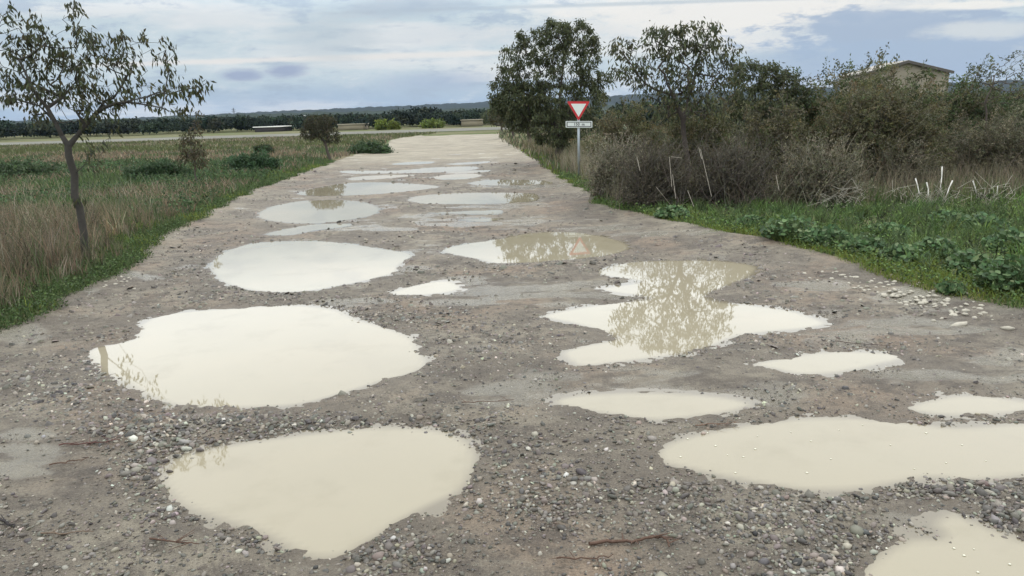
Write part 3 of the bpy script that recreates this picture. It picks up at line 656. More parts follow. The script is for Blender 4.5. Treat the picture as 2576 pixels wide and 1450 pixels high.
shrub('shrub', 'dull green scrub under the open crowned tree', 'shrub', 1620, 1880, 240, 440, 21, OL, 9000)
shrub('shrub', 'brown green scrub behind the bramble thicket', 'shrub', 1830, 2060, 250, 450, 20, OL + BR, 8000)
shrub('shrub', 'big rounded brown mound of scrub right of centre of the hedge', 'shrub', 2010, 2380, 172, 480, 19.5, OL + BR[:2], 22000, .055, 300, shape=.7)
shrub('shrub', 'green top shoots and leaves crowning the back of the brown mound', 'shrub', 2040, 2340, 160, 420, 21, GN + OL, 20000, .08, 260, spike=.2)
shrub('shrub', 'green bush in front of the gabled building', 'shrub', 2300, 2500, 186, 430, 24, GN + OL, 13000, .08, 240, spike=.2)
shrub('shrub', 'dry grey brown thicket below the slender twiggy tree', 'shrub', 2320, 2680, 280, 500, 20.5, GY + BR, 11000, .05, 320)
shrub('shrub', 'bluish green bush at the right edge behind the dry thicket', 'shrub', 2440, 2760, 225, 430, 22, GN, 9000)
shrub('shrub', 'grey tangled bush in front of the brown mound', 'shrub', 1930, 2180, 340, 520, 16.0, GY + BR, 5000, .045, 330, (.16, .145, .105), spike=.25)
shrub('shrub', 'brown twiggy scrub at the foot of the brown mound', 'shrub', 2140, 2360, 350, 500, 18.6, BR + GY, 4500, .045, 260, (.14, .125, .09), spike=.25)
shrub('shrub', 'dense green scrub filling the hedge between the lower tree and the brown mound', 'shrub', 1940, 2150, 196, 450, 23, GN + OL, 12000, .07, 160, spike=.3)
shrub('shrub', 'olive scrub behind the slender twiggy tree', 'shrub', 2330, 2700, 205, 430, 27, GN + OL, 10000, .075, 200, spike=.2)
shrub('shrub', 'low dark green bramble patch in the left field', 'shrub', 570, 710, 388, 428, 33, [(.045, .085, .038), (.055, .10, .045)], 6200, .10, 90)
shrub('shrub', 'dark green brambles to the left of the thin sapling', 'shrub', 330, 470, 408, 445, 30, [(.05, .085, .038), (.06, .10, .045)], 5000, .10, 90)
shrub('shrub', 'wide low green growth behind the forked tree in the left field', 'shrub', -60, 150, 408, 432, 34, [(.055, .085, .04), (.065, .10, .045)], 4200, .11, 90)
shrub('shrub', 'green growth near the foot of the small round tree', 'shrub', 870, 990, 362, 392, 48, [(.055, .09, .04)], 3500, .13, 70)
shrub('shrub', 'dark tuft of brambles in the middle of the brown meadow', 'shrub', 640, 690, 366, 382, 50, [(.045, .065, .03)], 1600, .12, 50)
shrub('bright_shrub', 'yellow green conical bush before the far wood', 'shrub', 948, 974, 305, 321, 142, [(.16, .20, .04)], 500, .4, 30, group='yellow green bushes by the far road')
shrub('bright_shrub', 'yellow green squat bush right of the conical one', 'shrub', 978, 1004, 309, 321, 142, [(.15, .18, .04)], 500, .4, 30, group='yellow green bushes by the far road')
shrub('bright_shrub', 'wide yellow green hedge bush nearest to the bend of the track', 'shrub', 1062, 1116, 306, 318, 144, [(.13, .17, .04)], 800, .45, 30, group='yellow green bushes by the far road')

# leafy low plants along the right verge
LG = 'broad leaved green plants along the right verge'
def leafy(px, py, wpx, lab, hh=.3):
    q = G(px, py); d = q[1]; r = wpx / F * d * .5; gz = float(ground_z(q[None, 0], q[None, 1])[0])
    root = thing('leafy_plant', lab, 'plant', (q[0], q[1], gz), LG); g1, g2 = Geo(), Geo(); n = int(260 * max(.6, r) * 2.2)
    a = rng.uniform(0, 2 * np.pi, n); rr = np.sqrt(rng.random(n)) * r
    E = np.stack([np.cos(a) * rr, np.sin(a) * rr, hh * (1 - .6 * (rr / r) ** 2) * rng.uniform(.35, 1.05, n)], 1)
    B = np.stack([E[:, 0] * .6, E[:, 1] * .6, 0 * a], 1); tubes(g1, B, E, .004, .003, (.06, .09, .03), 3)
    s = .075 * rng.uniform(.6, 1.3, n); nrm = norm(rng.normal(size=(n, 3)) * .55 + np.array([0, -.35, .8])); t1 = norm(np.cross(nrm, rng.normal(size=(n, 3)))); t2 = np.cross(nrm, t1)
    k = 7; an = np.arange(k) * 2 * np.pi / k + .3; rad = np.array([.55, 1, .9, 1.05, .9, 1, .55 + .3])
    V = E[:, None] + (t1[:, None] * np.cos(an)[None, :, None] + t2[:, None] * np.sin(an)[None, :, None]) * (rad[None, :, None] * s[:, None, None] * .5) + nrm[:, None] * (s[:, None, None] * .12)
    V = np.concatenate([E[:, None], V], 1); f = np.stack([np.zeros(k, int), 1 + np.arange(k), 1 + (np.arange(k) + 1) % k], 1)
    cl = pal([(.07, .125, .05), (.095, .16, .062), (.055, .10, .042), (.13, .18, .08)], n)
    g2.add(V, f[None] + (np.arange(n) * (k + 1))[:, None, None], np.repeat(cl, k + 1, 0))
    g1.obj('stalks', M_leaf, root)['kind'] = 'stuff'; g2.obj('foliage', M_leaf, root)['kind'] = 'stuff'
for px, py, wp, hh, lab in [(1690, 555, 90, .25, 'small leafy plant at the corner of the verge below the dark bramble thicket'), (1985, 610, 150, .42, 'tallest broad leaved clump at the verge opposite the sign mirroring puddle'),
    (2080, 625, 130, .3, 'leafy clump touching the right flank of the tallest clump'), (2170, 645, 120, .28, 'leafy clump in the green verge below the first white cut stems'), (2270, 670, 120, .25, 'leafy clump midway along the verge above the pale stones'),
    (2350, 655, 110, .28, 'leafy clump set back from the verge edge below the cut stems'), (2440, 700, 130, .3, 'broad leaved plant above the densest pale stones'), (2530, 745, 150, .42, 'big dark leafy clump at the right edge of the picture'),
    (2540, 640, 130, .3, 'leafy clump at the right edge higher up the bank'), (2470, 590, 120, .28, 'leafy plant just below the separate white cut stem'), (2230, 600, 120, .2, 'low leafy plant set back behind the verge clumps'), (2390, 745, 60, .12, 'little leafy rosette next to the pale stones'),
    (1890, 575, 80, .2, 'small leafy plant left of the tallest clump'), (2380, 575, 110, .24, 'leafy growth around the feet of the four white cut stems')]:
    leafy(px, py, wp, lab, hh)

# ------------------------------------------------------------------ grass and weeds (nobody could count them)
def scatter(n, side, y0, y1, o0, o1, powr=1.0):
    y = np.exp(rng.uniform(math.log(y0), math.log(y1), n)); o_ = o0 + (o1 - o0) * rng.random(n) ** powr
    x = XL(y) - o_ if side < 0 else XR(y) + o_
    k = np.abs(x) < y * .80 + 1.0
    return x[k], y[k], o_[k]
def put(g, x, y, h, wd, lean, col, tip=None):
    B = np.stack([x, y, ground_z(x, y) - .01], 1); blades(g, B, h, wd, lean, col, tip)
def cmix(x, y, ca, cb, sc, s, lo=.4, hi=.6):
    f = ss(fbm(x * sc, y * sc, s), lo, hi); r = rng.random(len(x)) < f
    return np.where(r[:, None], pal(cb, len(x)), pal(ca, len(x)))
GR = [(.10, .16, .046), (.088, .14, .042), (.13, .18, .052), (.07, .11, .04)]; MOSS = [(.17, .20, .045), (.13, .18, .04)]; DR = [(.185, .155, .105), (.14, .118, .08), (.25, .215, .15), (.11, .10, .065)]; RU = [(.21, .15, .10), (.17, .125, .085)]; DGN = [(.070, .098, .042), (.08, .115, .048), (.06, .08, .038)]
VG = [(.075, .115, .040), (.06, .095, .035), (.09, .13, .045)]
def cover(g, x, y, h0, sz, cols, flat=.6):          # small leaves of low ground cover
    n = len(x); Q = np.stack([x, y, ground_z(x, y) + h0 * rng.random(n)], 1); D = rng.normal(size=(n, 3)); D[:, 2] = np.abs(D[:, 2]) * flat
    leaves(g, Q, D, sz * rng.uniform(.6, 1.4, n) * (1 + y * .03), sz * .65 * (1 + y * .03), pal(cols, n, .3), .15)
def clumps(n, side, y0, y1, o0, o1, per, rad, powr=1.0):
    x, y, o_ = scatter(n, side, y0, y1, o0, o1, powr); m_ = len(x)
    a = np.repeat(np.arange(m_), per); r = rad * np.abs(rng.normal(size=m_ * per)); t_ = rng.uniform(0, 6.283, m_ * per)
    return x[a] + r * np.cos(t_), y[a] + r * np.sin(t_), o_[a], a, m_
g = Geo()
x, y, o_ = scatter(24000, -1, 4.5, 40, -.12, 1.1, 1.1); put(g, x, y, rng.uniform(.04, .15, len(x)) * (1 + o_ * .7), .007 + y * .0006, rng.uniform(.2, .9, len(x)), cmix(x, y, VG, MOSS, .8, 3, .5, .7))
x, y, o_ = scatter(30000, 1, 5, 45, -.12, 1.1, 1.1); put(g, x, y, rng.uniform(.03, .12, len(x)) * (1 + o_ * .5), .007 + y * .0006, rng.uniform(.2, .9, len(x)), cmix(x, y, MOSS, GR, .8, 4, .45, .6))
x, y, o_, a, m_ = clumps(3600, 1, 7, 24, .6, 11, 13, .07, .9); hb = rng.uniform(.12, .36, m_)[a]; cb = pal(GR + DGN, m_, .25)
put(g, x, y, hb * rng.uniform(.6, 1.1, len(x)), .008 + y * .0006, rng.uniform(.2, .9, len(x)), cb[a] * rng.uniform(.75, 1.25, (len(x), 1)))
x, y, o_ = scatter(60000, 1, 6, 26, .15, 11, 1.2); cover(g, x, y, .16, .032, GR + DGN + [(.14, .20, .07)])
x, y, o_ = scatter(22000, -1, 5, 30, .0, 1.1, 1.0); cover(g, x, y, .14, .028, VG + DGN)
tag(g.obj('grass', M_grass), kind='stuff')
g = Geo()   # dry weeds in clumps, greener towards the track and towards the field behind
x, y, o_, a, m_ = clumps(5600, -1, 6, 19, .4, 12, 15, .075, .9)
ang = fbm(x * .5, y * .5, 7); far_ = ss(y, 13, 20)
cb = np.where((rng.random(m_) < .74)[:, None], pal(DR + RU, m_, .42), pal(DGN + VG, m_, .25))[a]
fb = (rng.random(len(x)) < far_ * .42 + .8 * ss(.75 - o_, 0, .5)); cb = np.where(fb[:, None], pal(VG + DGN, len(x), .25), cb)
hb = rng.uniform(.25, .78, m_)[a] * (.35 + .65 * ss(o_, .3, 1.1)) * (1 - .45 * far_)
put(g, x, y, hb * rng.uniform(.55, 1.1, len(x)) + .06, .006 + y * .0004, rng.uniform(.05, .6, len(x)), cb * rng.uniform(.7, 1.3, (len(x), 1)), np.where((rng.random(len(x)) < .5)[:, None], cb, pal(DR + RU, len(x))))
x, y, o_ = scatter(52000, -1, 6, 26, .8, 15, .9); k = rng.random(len(x)) < .35 + .65 * (fbm(x * .8, y * .8, 91) > .5); x, y, o_ = x[k], y[k], o_[k]
kk = (o_ > 1.0) & (y < 13.5); cover(g, x[kk], y[kk], .40, .034, DR + RU + DR + DGN[:1], 1.2); cover(g, x[~kk], y[~kk], .26, .034, DGN + VG + DR[:2] + RU[:1], 1.2)
x, y, o_ = scatter(2600, -1, 6, 24, 1.2, 12); put(g, x, y, rng.uniform(.4, .95, len(x)), .007, rng.uniform(.1, .9, len(x)), pal([(.34, .30, .22), (.27, .24, .17)], len(x)))
x, y, o_ = scatter(9000, 1, 15.5, 24, 2.0, 14); put(g, x, y, rng.uniform(.35, .9, len(x)), .008, rng.uniform(.1, .6, len(x)), pal(DR, len(x)))
x, y, o_, a, m_ = clumps(900, 1, 14.5, 30, .5, 4.5, 22, .12); kk = PX(np.stack([x, y, 0 * x], 1))[0] < 1560; x, y, a = x[kk], y[kk], a[kk]; hb = rng.uniform(.5, 1.05, m_)[a]; put(g, x, y, hb * rng.uniform(.6, 1.1, len(x)), .008, rng.uniform(.05, .5, len(x)), pal([(.26, .235, .165), (.20, .185, .13), (.32, .285, .20)], len(x)))
x, y, o_ = scatter(9000, 1, 17, 50, .6, 4); put(g, x, y, rng.uniform(.3, .8, len(x)), .007 + y * .0004, rng.uniform(.1, .5, len(x)), pal(DR + OL, len(x)))
x, y, o_ = scatter(2600, -1, 6, 15, 1.3, 8); B = np.stack([x, y, ground_z(x, y)], 1); n = len(x); hh = rng.uniform(.35, .75, n); tp = B + np.stack([rng.normal(size=n) * .08, rng.normal(size=n) * .08, hh], 1)
tubes(g, B, tp, .0028, .0018, pal(DR, n), 3)
src = np.repeat(tp, 7, 0) + rng.normal(size=(n * 7, 3)) * np.array([.02, .02, .05]) - np.array([0, 0, .05]); leaves(g, src, rng.normal(size=(n * 7, 3)) * .5 + np.array([0, 0, .8]), .04, .014, pal(RU + DR, n * 7))
tag(g.obj('dry_weeds', M_grass), kind='stuff')
g = Geo()   # meadow tufts farther out: dark leafy belt, brown belt, pale olive belt
x = rng.uniform(-1, .02, 70000); y = np.exp(rng.uniform(math.log(17), math.log(104), 70000)); x = x * (y * .78 + 2)
k = x < XL(y) - .5; x, y = x[k], y[k]
fq_ = fbm(x * .09, y * .13, 12); b1 = y + (fq_ - .5) * 22
cl = np.where((b1 < 39)[:, None], cmix(x, y, DGN + VG + [(.05, .085, .04)], DR + RU + DGN, .35, 15, .42, .62), np.where((b1 < 62)[:, None], cmix(x, y, RU + DR, DGN, .25, 13, .45, .62), cmix(x, y, [(.095, .105, .045), (.085, .10, .042)], DR, .2, 14, .5, .7)))
put(g, x, y, rng.uniform(.10, .36, len(x)), .012 + y * .0011, rng.uniform(.2, .9, len(x)), cl)
k = (b1 < 42) & (fbm(x * .5, y * .3, 19) > .47); cover(g, x[k], y[k], .32, .05, [(.055, .095, .042), (.07, .115, .05), (.045, .075, .035)], 1.0)
x = rng.uniform(0, 1, 12000); y = np.exp(rng.uniform(math.log(26), math.log(100), 12000)); x = XR(y) + x * (y * .5); k = (x < y * .8) & (y < 95)
put(g, x[k], y[k], rng.uniform(.15, .5, k.sum()), .012 + y[k] * .0011, rng.uniform(.2, .8, k.sum()), pal(DR + DGN, k.sum()))
tag(g.obj('meadow_grass', M_grass), kind='stuff')

# ------------------------------------------------------------------ loose gravel (nobody could count it)
ico = []
ph = (1 + 5 ** .5) / 2
for a in (-1, 1):
    for b_ in (-ph, ph): ico += [(0, a, b_), (a, b_, 0), (b_, 0, a)]
ico = norm(np.array(ico, float))
from itertools import combinations
el = sorted({round(float(np.linalg.norm(ico[i] - ico[j])), 4) for i, j in combinations(range(12), 2)})[0]
ft = []
for i, j, k in combinations(range(12), 3):
    if all(abs(np.linalg.norm(ico[p] - ico[q]) - el) < .01 for p, q in ((i, j), (j, k), (i, k))):
        n_ = np.cross(ico[j] - ico[i], ico[k] - ico[i]); ft.append((i, j, k) if n_ @ (ico[i] + ico[j] + ico[k]) > 0 else (i, k, j))
ft = np.array(ft)
cube = np.array([(-1, -1, -.5), (1, -1, -.5), (1, 1, -.5), (-1, 1, -.5), (-.6, -.6, .8), (.6, -.6, .8), (.6, .6, .8), (-.6, .6, .8)], float) * .8
fc = np.array([(0, 1, 5), (0, 5, 4), (1, 2, 6), (1, 6, 5), (2, 3, 7), (2, 7, 6), (3, 0, 4), (3, 4, 7), (4, 5, 6), (4, 6, 7)])
NC = 210000
y = 2.3 * np.exp(rng.random(NC) ** 1.25 * math.log(24 / 2.3)); x = rng.uniform(-1, 1, NC) * (y * .74 + .6)
k = (x > XL(y) + .1) & (x < XR(y) - .1); x, y = x[k], y[k]
s = shore(np.stack([x, y], 1)); px, py = PX(np.stack([x, y, 0 * x], 1))
wt = np.clip(spots(px, py, WET) * 1.1, 0, 1)
bare = spots(px, py, [(250, 810, 160, 26), (1320, 1400, 130, 60), (1300, 725, 240, 34), (60, 1165, 140, 50), (1650, 960, 200, 26), (2200, 820, 240, 22), (1300, 985, 130, 26)])
dens = .10 + .55 * spots(px, py, HOT) + .35 * ss(fbm(x * 1.6, y * 1.6, 81), .48, .68) + .22 * np.exp(-np.maximum(-s, 0) / .12)
dens = dens * (1 - .75 * bare) * (1 - .6 * wt) * np.where(s > 0, np.exp(-s / .035) * .55, 1)
k = rng.random(len(x)) < dens * .95; x, y, s, px, py = x[k], y[k], s[k], px[k], py[k]
we = ss(np.clip(spots(px, py, WET) * 1.25 + (fbm(x * 1.3, y * 1.3, 61) - .55) * 1.6, 0, 1), .25, .85)
n = len(x); hot = spots(px, py, HOT)
size = np.exp(rng.normal(size=n) * .46) * (.0052 + .0036 * np.clip(hot, 0, 1.3)) * (1 + .035 * y); size = np.minimum(size, .034)
z = np.maximum(road_z(x, y, s, we), -.03) + size * .12
colr = pal([(.125, .110, .090), (.090, .080, .066), (.175, .157, .125), (.06, .054, .047), (.105, .092, .075), (.21, .19, .155)], n, .3)
wh = rng.random(n) < .018 + .045 * np.clip(spots(px, py, [(1400, 1230, 170, 70), (200, 1000, 200, 60), (380, 1110, 120, 60), (450, 1290, 100, 40)]), 0, 1); colr[wh] = pal([(.42, .395, .33), (.31, .29, .245)], int(wh.sum()), .12)
rough3 = rng.uniform(.7, 1.35, (n, 3)); rough3[:, 2] *= .62
def stones(sel, base, faces, g):
    m_ = sel.sum(); V = base[None] * (1 + rng.normal(size=(m_, len(base), 1)) * .16) * rough3[sel][:, None] * size[sel][:, None, None]
    a = rng.uniform(0, 2 * np.pi, m_); ca, sa = np.cos(a)[:, None], np.sin(a)[:, None]
    V = np.stack([V[..., 0] * ca - V[..., 1] * sa, V[..., 0] * sa + V[..., 1] * ca, V[..., 2]], -1)
    ti = rng.normal(size=(m_, 2)) * .3; V[..., 2] += V[..., 0] * ti[:, :1] + V[..., 1] * ti[:, 1:]
    V += np.stack([x[sel], y[sel], z[sel]], 1)[:, None]
    g.add(V, faces[None] + (np.arange(m_) * len(base))[:, None, None], np.repeat(colr[sel], len(base), 0))
g = Geo(); near = y < 5.2
stones(near, ico, ft, g); stones(~near, cube, fc, g)
tag(g.obj('gravel', M_stone), kind='stuff')
print('stones', n, near.sum())

m_ = 30000
y = np.exp(rng.uniform(math.log(7.5), math.log(34), m_)); x = rng.uniform(-1, 1, m_) * (y * .74); px, py = PX(np.stack([x, y, 0 * x], 1)); s = shore(np.stack([x, y], 1))
k = (x > XL(y) + .1) & (x < XR(y) - .2) & (s < -.02) & (rng.random(m_) < .06 + .75 * ss(fbm(x * .9, y * .6, 95), .47, .64) + .5 * np.exp(-np.maximum(-s, 0) / .15)) & (rng.random(m_) > 1.2 * spots(px, py, WET))
x, y, s = x[k], y[k], s[k]; n = len(x); size = np.exp(rng.normal(size=n) * .4) * (.010 + .0007 * y); z = np.maximum(road_z(x, y, s, 0 * x), -.02) + size * .05
colr = pal([(.10, .085, .066), (.075, .064, .052), (.13, .112, .088), (.17, .15, .12)], n, .3); rough3 = rng.uniform(.6, 1.5, (n, 3)); rough3[:, 2] *= .55
g = Geo(); stones(np.ones(n, bool), cube, fc, g); tag(g.obj('mud_lumps', M_stone), kind='stuff')

# pale limestone rocks at the right verge: each one a thing
rockmesh = []
for k in range(7):
    V = ico * rng.uniform(.75, 1.2, (12, 1)) * np.array([1.0, .75, .42]); rockmesh.append(meshdata('limestone_rock', V, ft, M_rock))
def rock(px, py, sz, lab='pale limestone rock among the stones strewn along the right verge', grp='pale stones strewn along the right verge', sx=1.0):
    q = G(px, py); zz = max(float(road_z(q[None, 0], q[None, 1], np.array([-9.]), np.array([0.]))[0]), float(ground_z(q[None, 0], q[None, 1])[0]))
    o_ = link('limestone_rock', rockmesh[rng.integers(0, 7)], None, (q[0], q[1], zz + sz * .02)); o_.scale = (sz * sx, sz, sz); o_.rotation_euler = (rng.normal() * .2, rng.normal() * .2, rng.uniform(-.5, .5) if sx > 1 else rng.uniform(0, 6.28))
    tag(o_, lab, 'rock', grp)
ln = np.array([(1960, 640), (2060, 684), (2110, 700), (2180, 716), (2260, 738), (2330, 760), (2400, 770), (2500, 790)])
for k in range(125):
    f = rng.beta(3.2, 1.8) * 7; i = min(int(f), 6); q = ln[i] + (ln[i + 1] - ln[i]) * (f - i)
    rock(q[0] + rng.normal() * 22, q[1] + rng.normal() * (4 + 2.2 * f) + 3, rng.uniform(.018, .045) * (1 + .25 * (rng.random() < .15)))
for k in range(22):
    rock(rng.uniform(430, 470) if k < 6 else rng.uniform(250, 340), rng.uniform(588, 606) if k < 6 else rng.uniform(700, 730), rng.uniform(.018, .035), 'pale stone on the bare strip beside the left verge', 'pale stones beside the left verge')
rock(2412, 815, .06, 'long white rock lying alone on the grey mud at the right', None, 1.9); rock(2535, 826, .06, 'white rounded rock nearest to the right edge', None, 1.2)
rock(2398, 790, .045, 'white flat rock just behind the long white one', None, 1.5); rock(776, 417, .14, 'pale boulder in the grass left of the far puddles', None, 1.2)

# bubbles floating on the large right puddle
g = Geo(); bp = [(1730, 1105), (1712, 1150), (1800, 1122), (1830, 1145), (1905, 1098), (1990, 1088), (2040, 1110), (2110, 1083), (1870, 1150), (1850, 1190), (2030, 1190), (2090, 1155), (2240, 1120), (2330, 1090), (2420, 1120), (2480, 1160), (2380, 1165), (1900, 1130), (1780, 1090), (2170, 1070), (2300, 1180), (2430, 1300), (2560, 1350), (2400, 1380), (2450, 1382), (2425, 1398), (2540, 1420), (2460, 1440), (2230, 1380)]
for a, b_ in bp:
    q = G(a, b_, -.02); r = rng.uniform(.004, .009); V = ico * np.array([r, r, r * .5]) + np.array([q[0], q[1], -.019]); g.add(V, ft, (.62, .60, .48))
tag(g.obj('bubbles', tinted('foam', .3)), kind='stuff')

# twigs lying on the road
def twig(lab, pts, r, col=(.10, .062, .045), side=6):
    q = G(np.array([p[0] for p in pts], float), np.array([p[1] for p in pts], float)); q = smooth_open(q)
    zz = .012 + np.maximum(road_z(q[:, 0], q[:, 1], shore(q), q[:, 0] * 0), -.02) + rng.uniform(0, .008, len(q)); V = np.concatenate([q, zz[:, None]], 1)
    g = Geo(); rr = r * np.linspace(1, .45, len(V)); tubes(g, V[:-1], V[1:], rr[:-1], rr[1:], col, 5)
    for k in range(side):
        i = rng.integers(1, len(V) - 1); d = norm(rng.normal(size=3)) * rng.uniform(.05, .14); d[2] = abs(d[2]) * .25; tubes(g, V[i], V[i] + d, r * .5, r * .25, col, 4)
    o_ = g.obj('fallen_twig', M_bark, None, tuple(V[0])); tag(o_, lab, 'twig')
def smooth_open(q, k=4):
    t0 = np.arange(len(q)); t1 = np.linspace(0, len(q) - 1, (len(q) - 1) * k + 1)
    return np.stack([np.interp(t1, t0, q[:, j]) for j in (0, 1)], 1) + rng.normal(size=(len(t1), 2)) * .004
twig('crooked brown branch lying in the foreground right of centre', [(1480, 1372), (1540, 1366), (1590, 1368), (1630, 1362), (1660, 1358), (1680, 1370), (1684, 1385)], .010, side=9)
twig('thin twig in front of the crooked brown branch', [(1400, 1408), (1450, 1410), (1500, 1409), (1545, 1405)], .005, side=3)
twig('short brown twig below the near foreground puddle', [(378, 1362), (420, 1368), (460, 1370), (500, 1376)], .006)
twig('pale straight twig at the lower left', [(105, 1346), (150, 1348), (200, 1345), (235, 1344)], .005, (.15, .11, .08), 3)
twig('dark long twig on the mud left of the gravel bank', [(125, 1174), (165, 1168), (200, 1162), (225, 1156)], .005, side=2)
twig('reddish brown twig heap left of the gravel bank', [(150, 1128), (200, 1124), (250, 1118), (300, 1112)], .006, (.11, .06, .05), 14)
twig('black twig stub at the left edge', [(-10, 1308), (15, 1318), (38, 1330)], .009, (.04, .035, .035), 2)
twig('twig among the wet gravel beyond the bubble covered puddle', [(1750, 1070), (1790, 1066), (1830, 1064), (1860, 1062)], .004, (.16, .10, .07), 9)
twig('curved twig on the rim left of the shallow milky puddle', [(1160, 1020), (1200, 1017), (1240, 1015), (1290, 1012)], .004, (.12, .075, .055), 4)
twig('dark stick on the mud right of the slim oval puddle', [(2100, 862), (2150, 866), (2200, 868), (2240, 872)], .004, (.07, .05, .045), 3)

# white cut stems
def cutstem(px, py, tx, ty, depth, lab, r=.0125, feet=6):
    b_ = P(float(px), float(py), depth); tp = P(float(tx), float(ty), depth); gz = float(ground_z(b_[None, 0], b_[None, 1])[0]); b_[2] = gz
    root = thing('cut_stem', lab, 'cut branch', b_, 'pale cut branches propped in the green verge'); org = np.array(root.location)
    mid = b_ + (tp - b_) * .5; g = Geo(); wt_ = (.62, .60, .54); gy = (.30, .28, .23)
    A = np.array([mid, mid + (tp - mid) * .5 + rng.normal(size=3) * .01, tp]); tubes(g, A[:-1], A[1:], np.array([r * .7, r * .8]), np.array([r * .8, r * 1.15]), wt_, 8)
    g.obj('cut_end', M_bark, root, org, True)
    g = Geo()
    for k in range(feet):
        f = b_ + np.array([rng.uniform(-.28, .28), rng.uniform(-.2, .2), -.02]); s_ = mid + (tp - mid) * rng.uniform(-.1, .45) if k else mid
        m2 = (f + s_) / 2 + rng.normal(size=3) * .03; tubes(g, [s_, m2], [m2, f], r * .42, r * .36, gy, 5)
        tubes(g, m2, m2 + rng.normal(size=3) * .09, r * .25, r * .15, gy, 4)
    o_ = g.obj('side_branches', M_bark, root, org); o_['kind'] = 'stuff'
cutstem(2322, 520, 2303, 450, 15.2, 'leftmost white cut branch standing in the green verge')
cutstem(2340, 525, 2331, 460, 15.1, 'short thick white cut branch, second from the left of the group')
cutstem(2362, 520, 2370, 420, 15.2, 'tallest white cut branch of the group', .0125, 8)
cutstem(2368, 522, 2396, 455, 15.0, 'white cut branch leaning right beside the tallest one')
cutstem(2462, 515, 2448, 456, 15.4, 'single white cut branch leaning left, apart from the group', .0125, 7)
cutstem(2505, 520, 2510, 468, 15.4, 'thin grey cut branch nearest to the right edge', .007, 9)
g = Geo()   # loose dry sticks between them
for k in range(230):
    q = P(rng.choice([rng.uniform(2240, 2420), rng.uniform(2060, 2180), rng.uniform(2440, 2560)]), rng.uniform(470, 530), rng.uniform(14.8, 15.6)); q[2] = max(q[2], .05); d = rng.normal(size=3) * np.array([.16, .08, .14]); tubes(g, q, q + d, .0045, .003, (.33, .31, .25), 4)
for px0, py0, px1, py1 in [(1690, 470, 1684, 395), (1700, 500, 1692, 440), (1790, 495, 1762, 375), (1765, 400, 1758, 372), (1610, 430, 1602, 395), (1688, 395, 1715, 398), (1745, 520, 1730, 480), (1650, 470, 1690, 520), (1960, 480, 1952, 440)]:
    tubes(g, P(float(px0), float(py0), 14.9), P(float(px1), float(py1), 15.0), .006, .004, (.30, .27, .22), 5)
tag(g.obj('dead_sticks', M_bark), kind='stuff')

# ------------------------------------------------------------------ triangular sign with distance plate
DS = 25.0
bs = P(1459., 446., DS); sg = thing('yield_sign', 'red bordered white triangular sign with a distance plate on a grey post', 'road sign', (bs[0], bs[1], 0.0)); so_ = np.array(sg.location)
def sgp(px, py): return P(px, py, DS) - so_
def extrude(name, pts2, y0, y1, m_, parent, bev=0):
    import bmesh
    bm = bmesh.new(); A = [bm.verts.new((p[0], y0, p[1])) for p in pts2]; B = [bm.verts.new((p[0], y1, p[1])) for p in pts2]; n = len(A)
    bm.faces.new(A); bm.faces.new(B[::-1])
    for i in range(n): bm.faces.new((A[i], B[i], B[(i + 1) % n], A[(i + 1) % n]))
    bmesh.ops.recalc_face_normals(bm, faces=bm.faces)
    me = bpy.data.meshes.new(name); bm.to_mesh(me); bm.free(); me.materials.append(m_); return link(name, me, parent)
def roundpoly(p, r, k=5):
    p = np.array(p, float); out = []; n = len(p)
    for i in range(n):
        a, b_, c_ = p[i - 1], p[i], p[(i + 1) % n]; d1 = norm(a - b_); d2 = norm(c_ - b_); s = r
        for t in np.linspace(0, 1, k): out.append((1 - t) ** 2 * (b_ + d1 * s) + 2 * t * (1 - t) * b_ + t * t * (b_ + d2 * s))
    return out
def pxpoly(ps): return [(sgp(float(a), float(b_))[0], sgp(float(a), float(b_))[2]) for a, b_ in ps]
m_red = plain('red_reflective', (.50, .030, .035), .45, 0, 30, .12); m_whi = plain('white_reflective', (.66, .70, .66), .4, 0, 20, .06); m_blk = plain('black_print', (.02, .02, .022), .5); m_galv = plain('galvanised_steel', (.36, .40, .42), .5, .4, 15, .15)
extrude('triangle_plate', roundpoly(pxpoly([(1426, 255.5), (1484, 255.5), (1455.5, 304.5)]), .045), -.012, 0, m_red, sg)
extrude('triangle_face', roundpoly(pxpoly([(1436, 261.5), (1474.5, 261.5), (1455.5, 294.5)]), .012), -.015, -.011, m_whi, sg)
extrude('distance_plate', roundpoly(pxpoly([(1423, 305), (1490, 305), (1490, 321.5), (1423, 321.5)]), .02), -.010, 0, m_whi, sg)
pb = pxpoly([(1425.5, 307), (1487.5, 307), (1487.5, 319.5), (1425.5, 319.5)]); pi_ = pxpoly([(1427.5, 308.6), (1485.5, 308.6), (1485.5, 317.9), (1427.5, 317.9)])
V = [(p[0], yv, p[1]) for yv in (-.0135, -.009) for p in pb + pi_]
fq = []
for i in range(4):
    j = (i + 1) % 4; fq += [(i, j, 4 + j, 4 + i), (8 + i, 12 + i, 12 + j, 8 + j), (i, 8 + i, 8 + j, j), (4 + i, 4 + j, 12 + j, 12 + i)]
link('plate_border', meshdata('plate_border', V, fq, m_blk), sg)
cu = bpy.data.curves.new('lettering', 'FONT'); cu.body = '150 m'; cu.size = .125; cu.extrude = .0015; cu.offset = .0025; cu.align_x = 'CENTER'; cu.align_y = 'CENTER'; cu.space_character = 1.05; cu.space_word = 1.9
tmp = bpy.data.objects.new('tmp', cu); COL.objects.link(tmp); dg = bpy.context.evaluated_depsgraph_get(); me = bpy.data.meshes.new_from_object(tmp.evaluated_get(dg)); bpy.data.objects.remove(tmp)
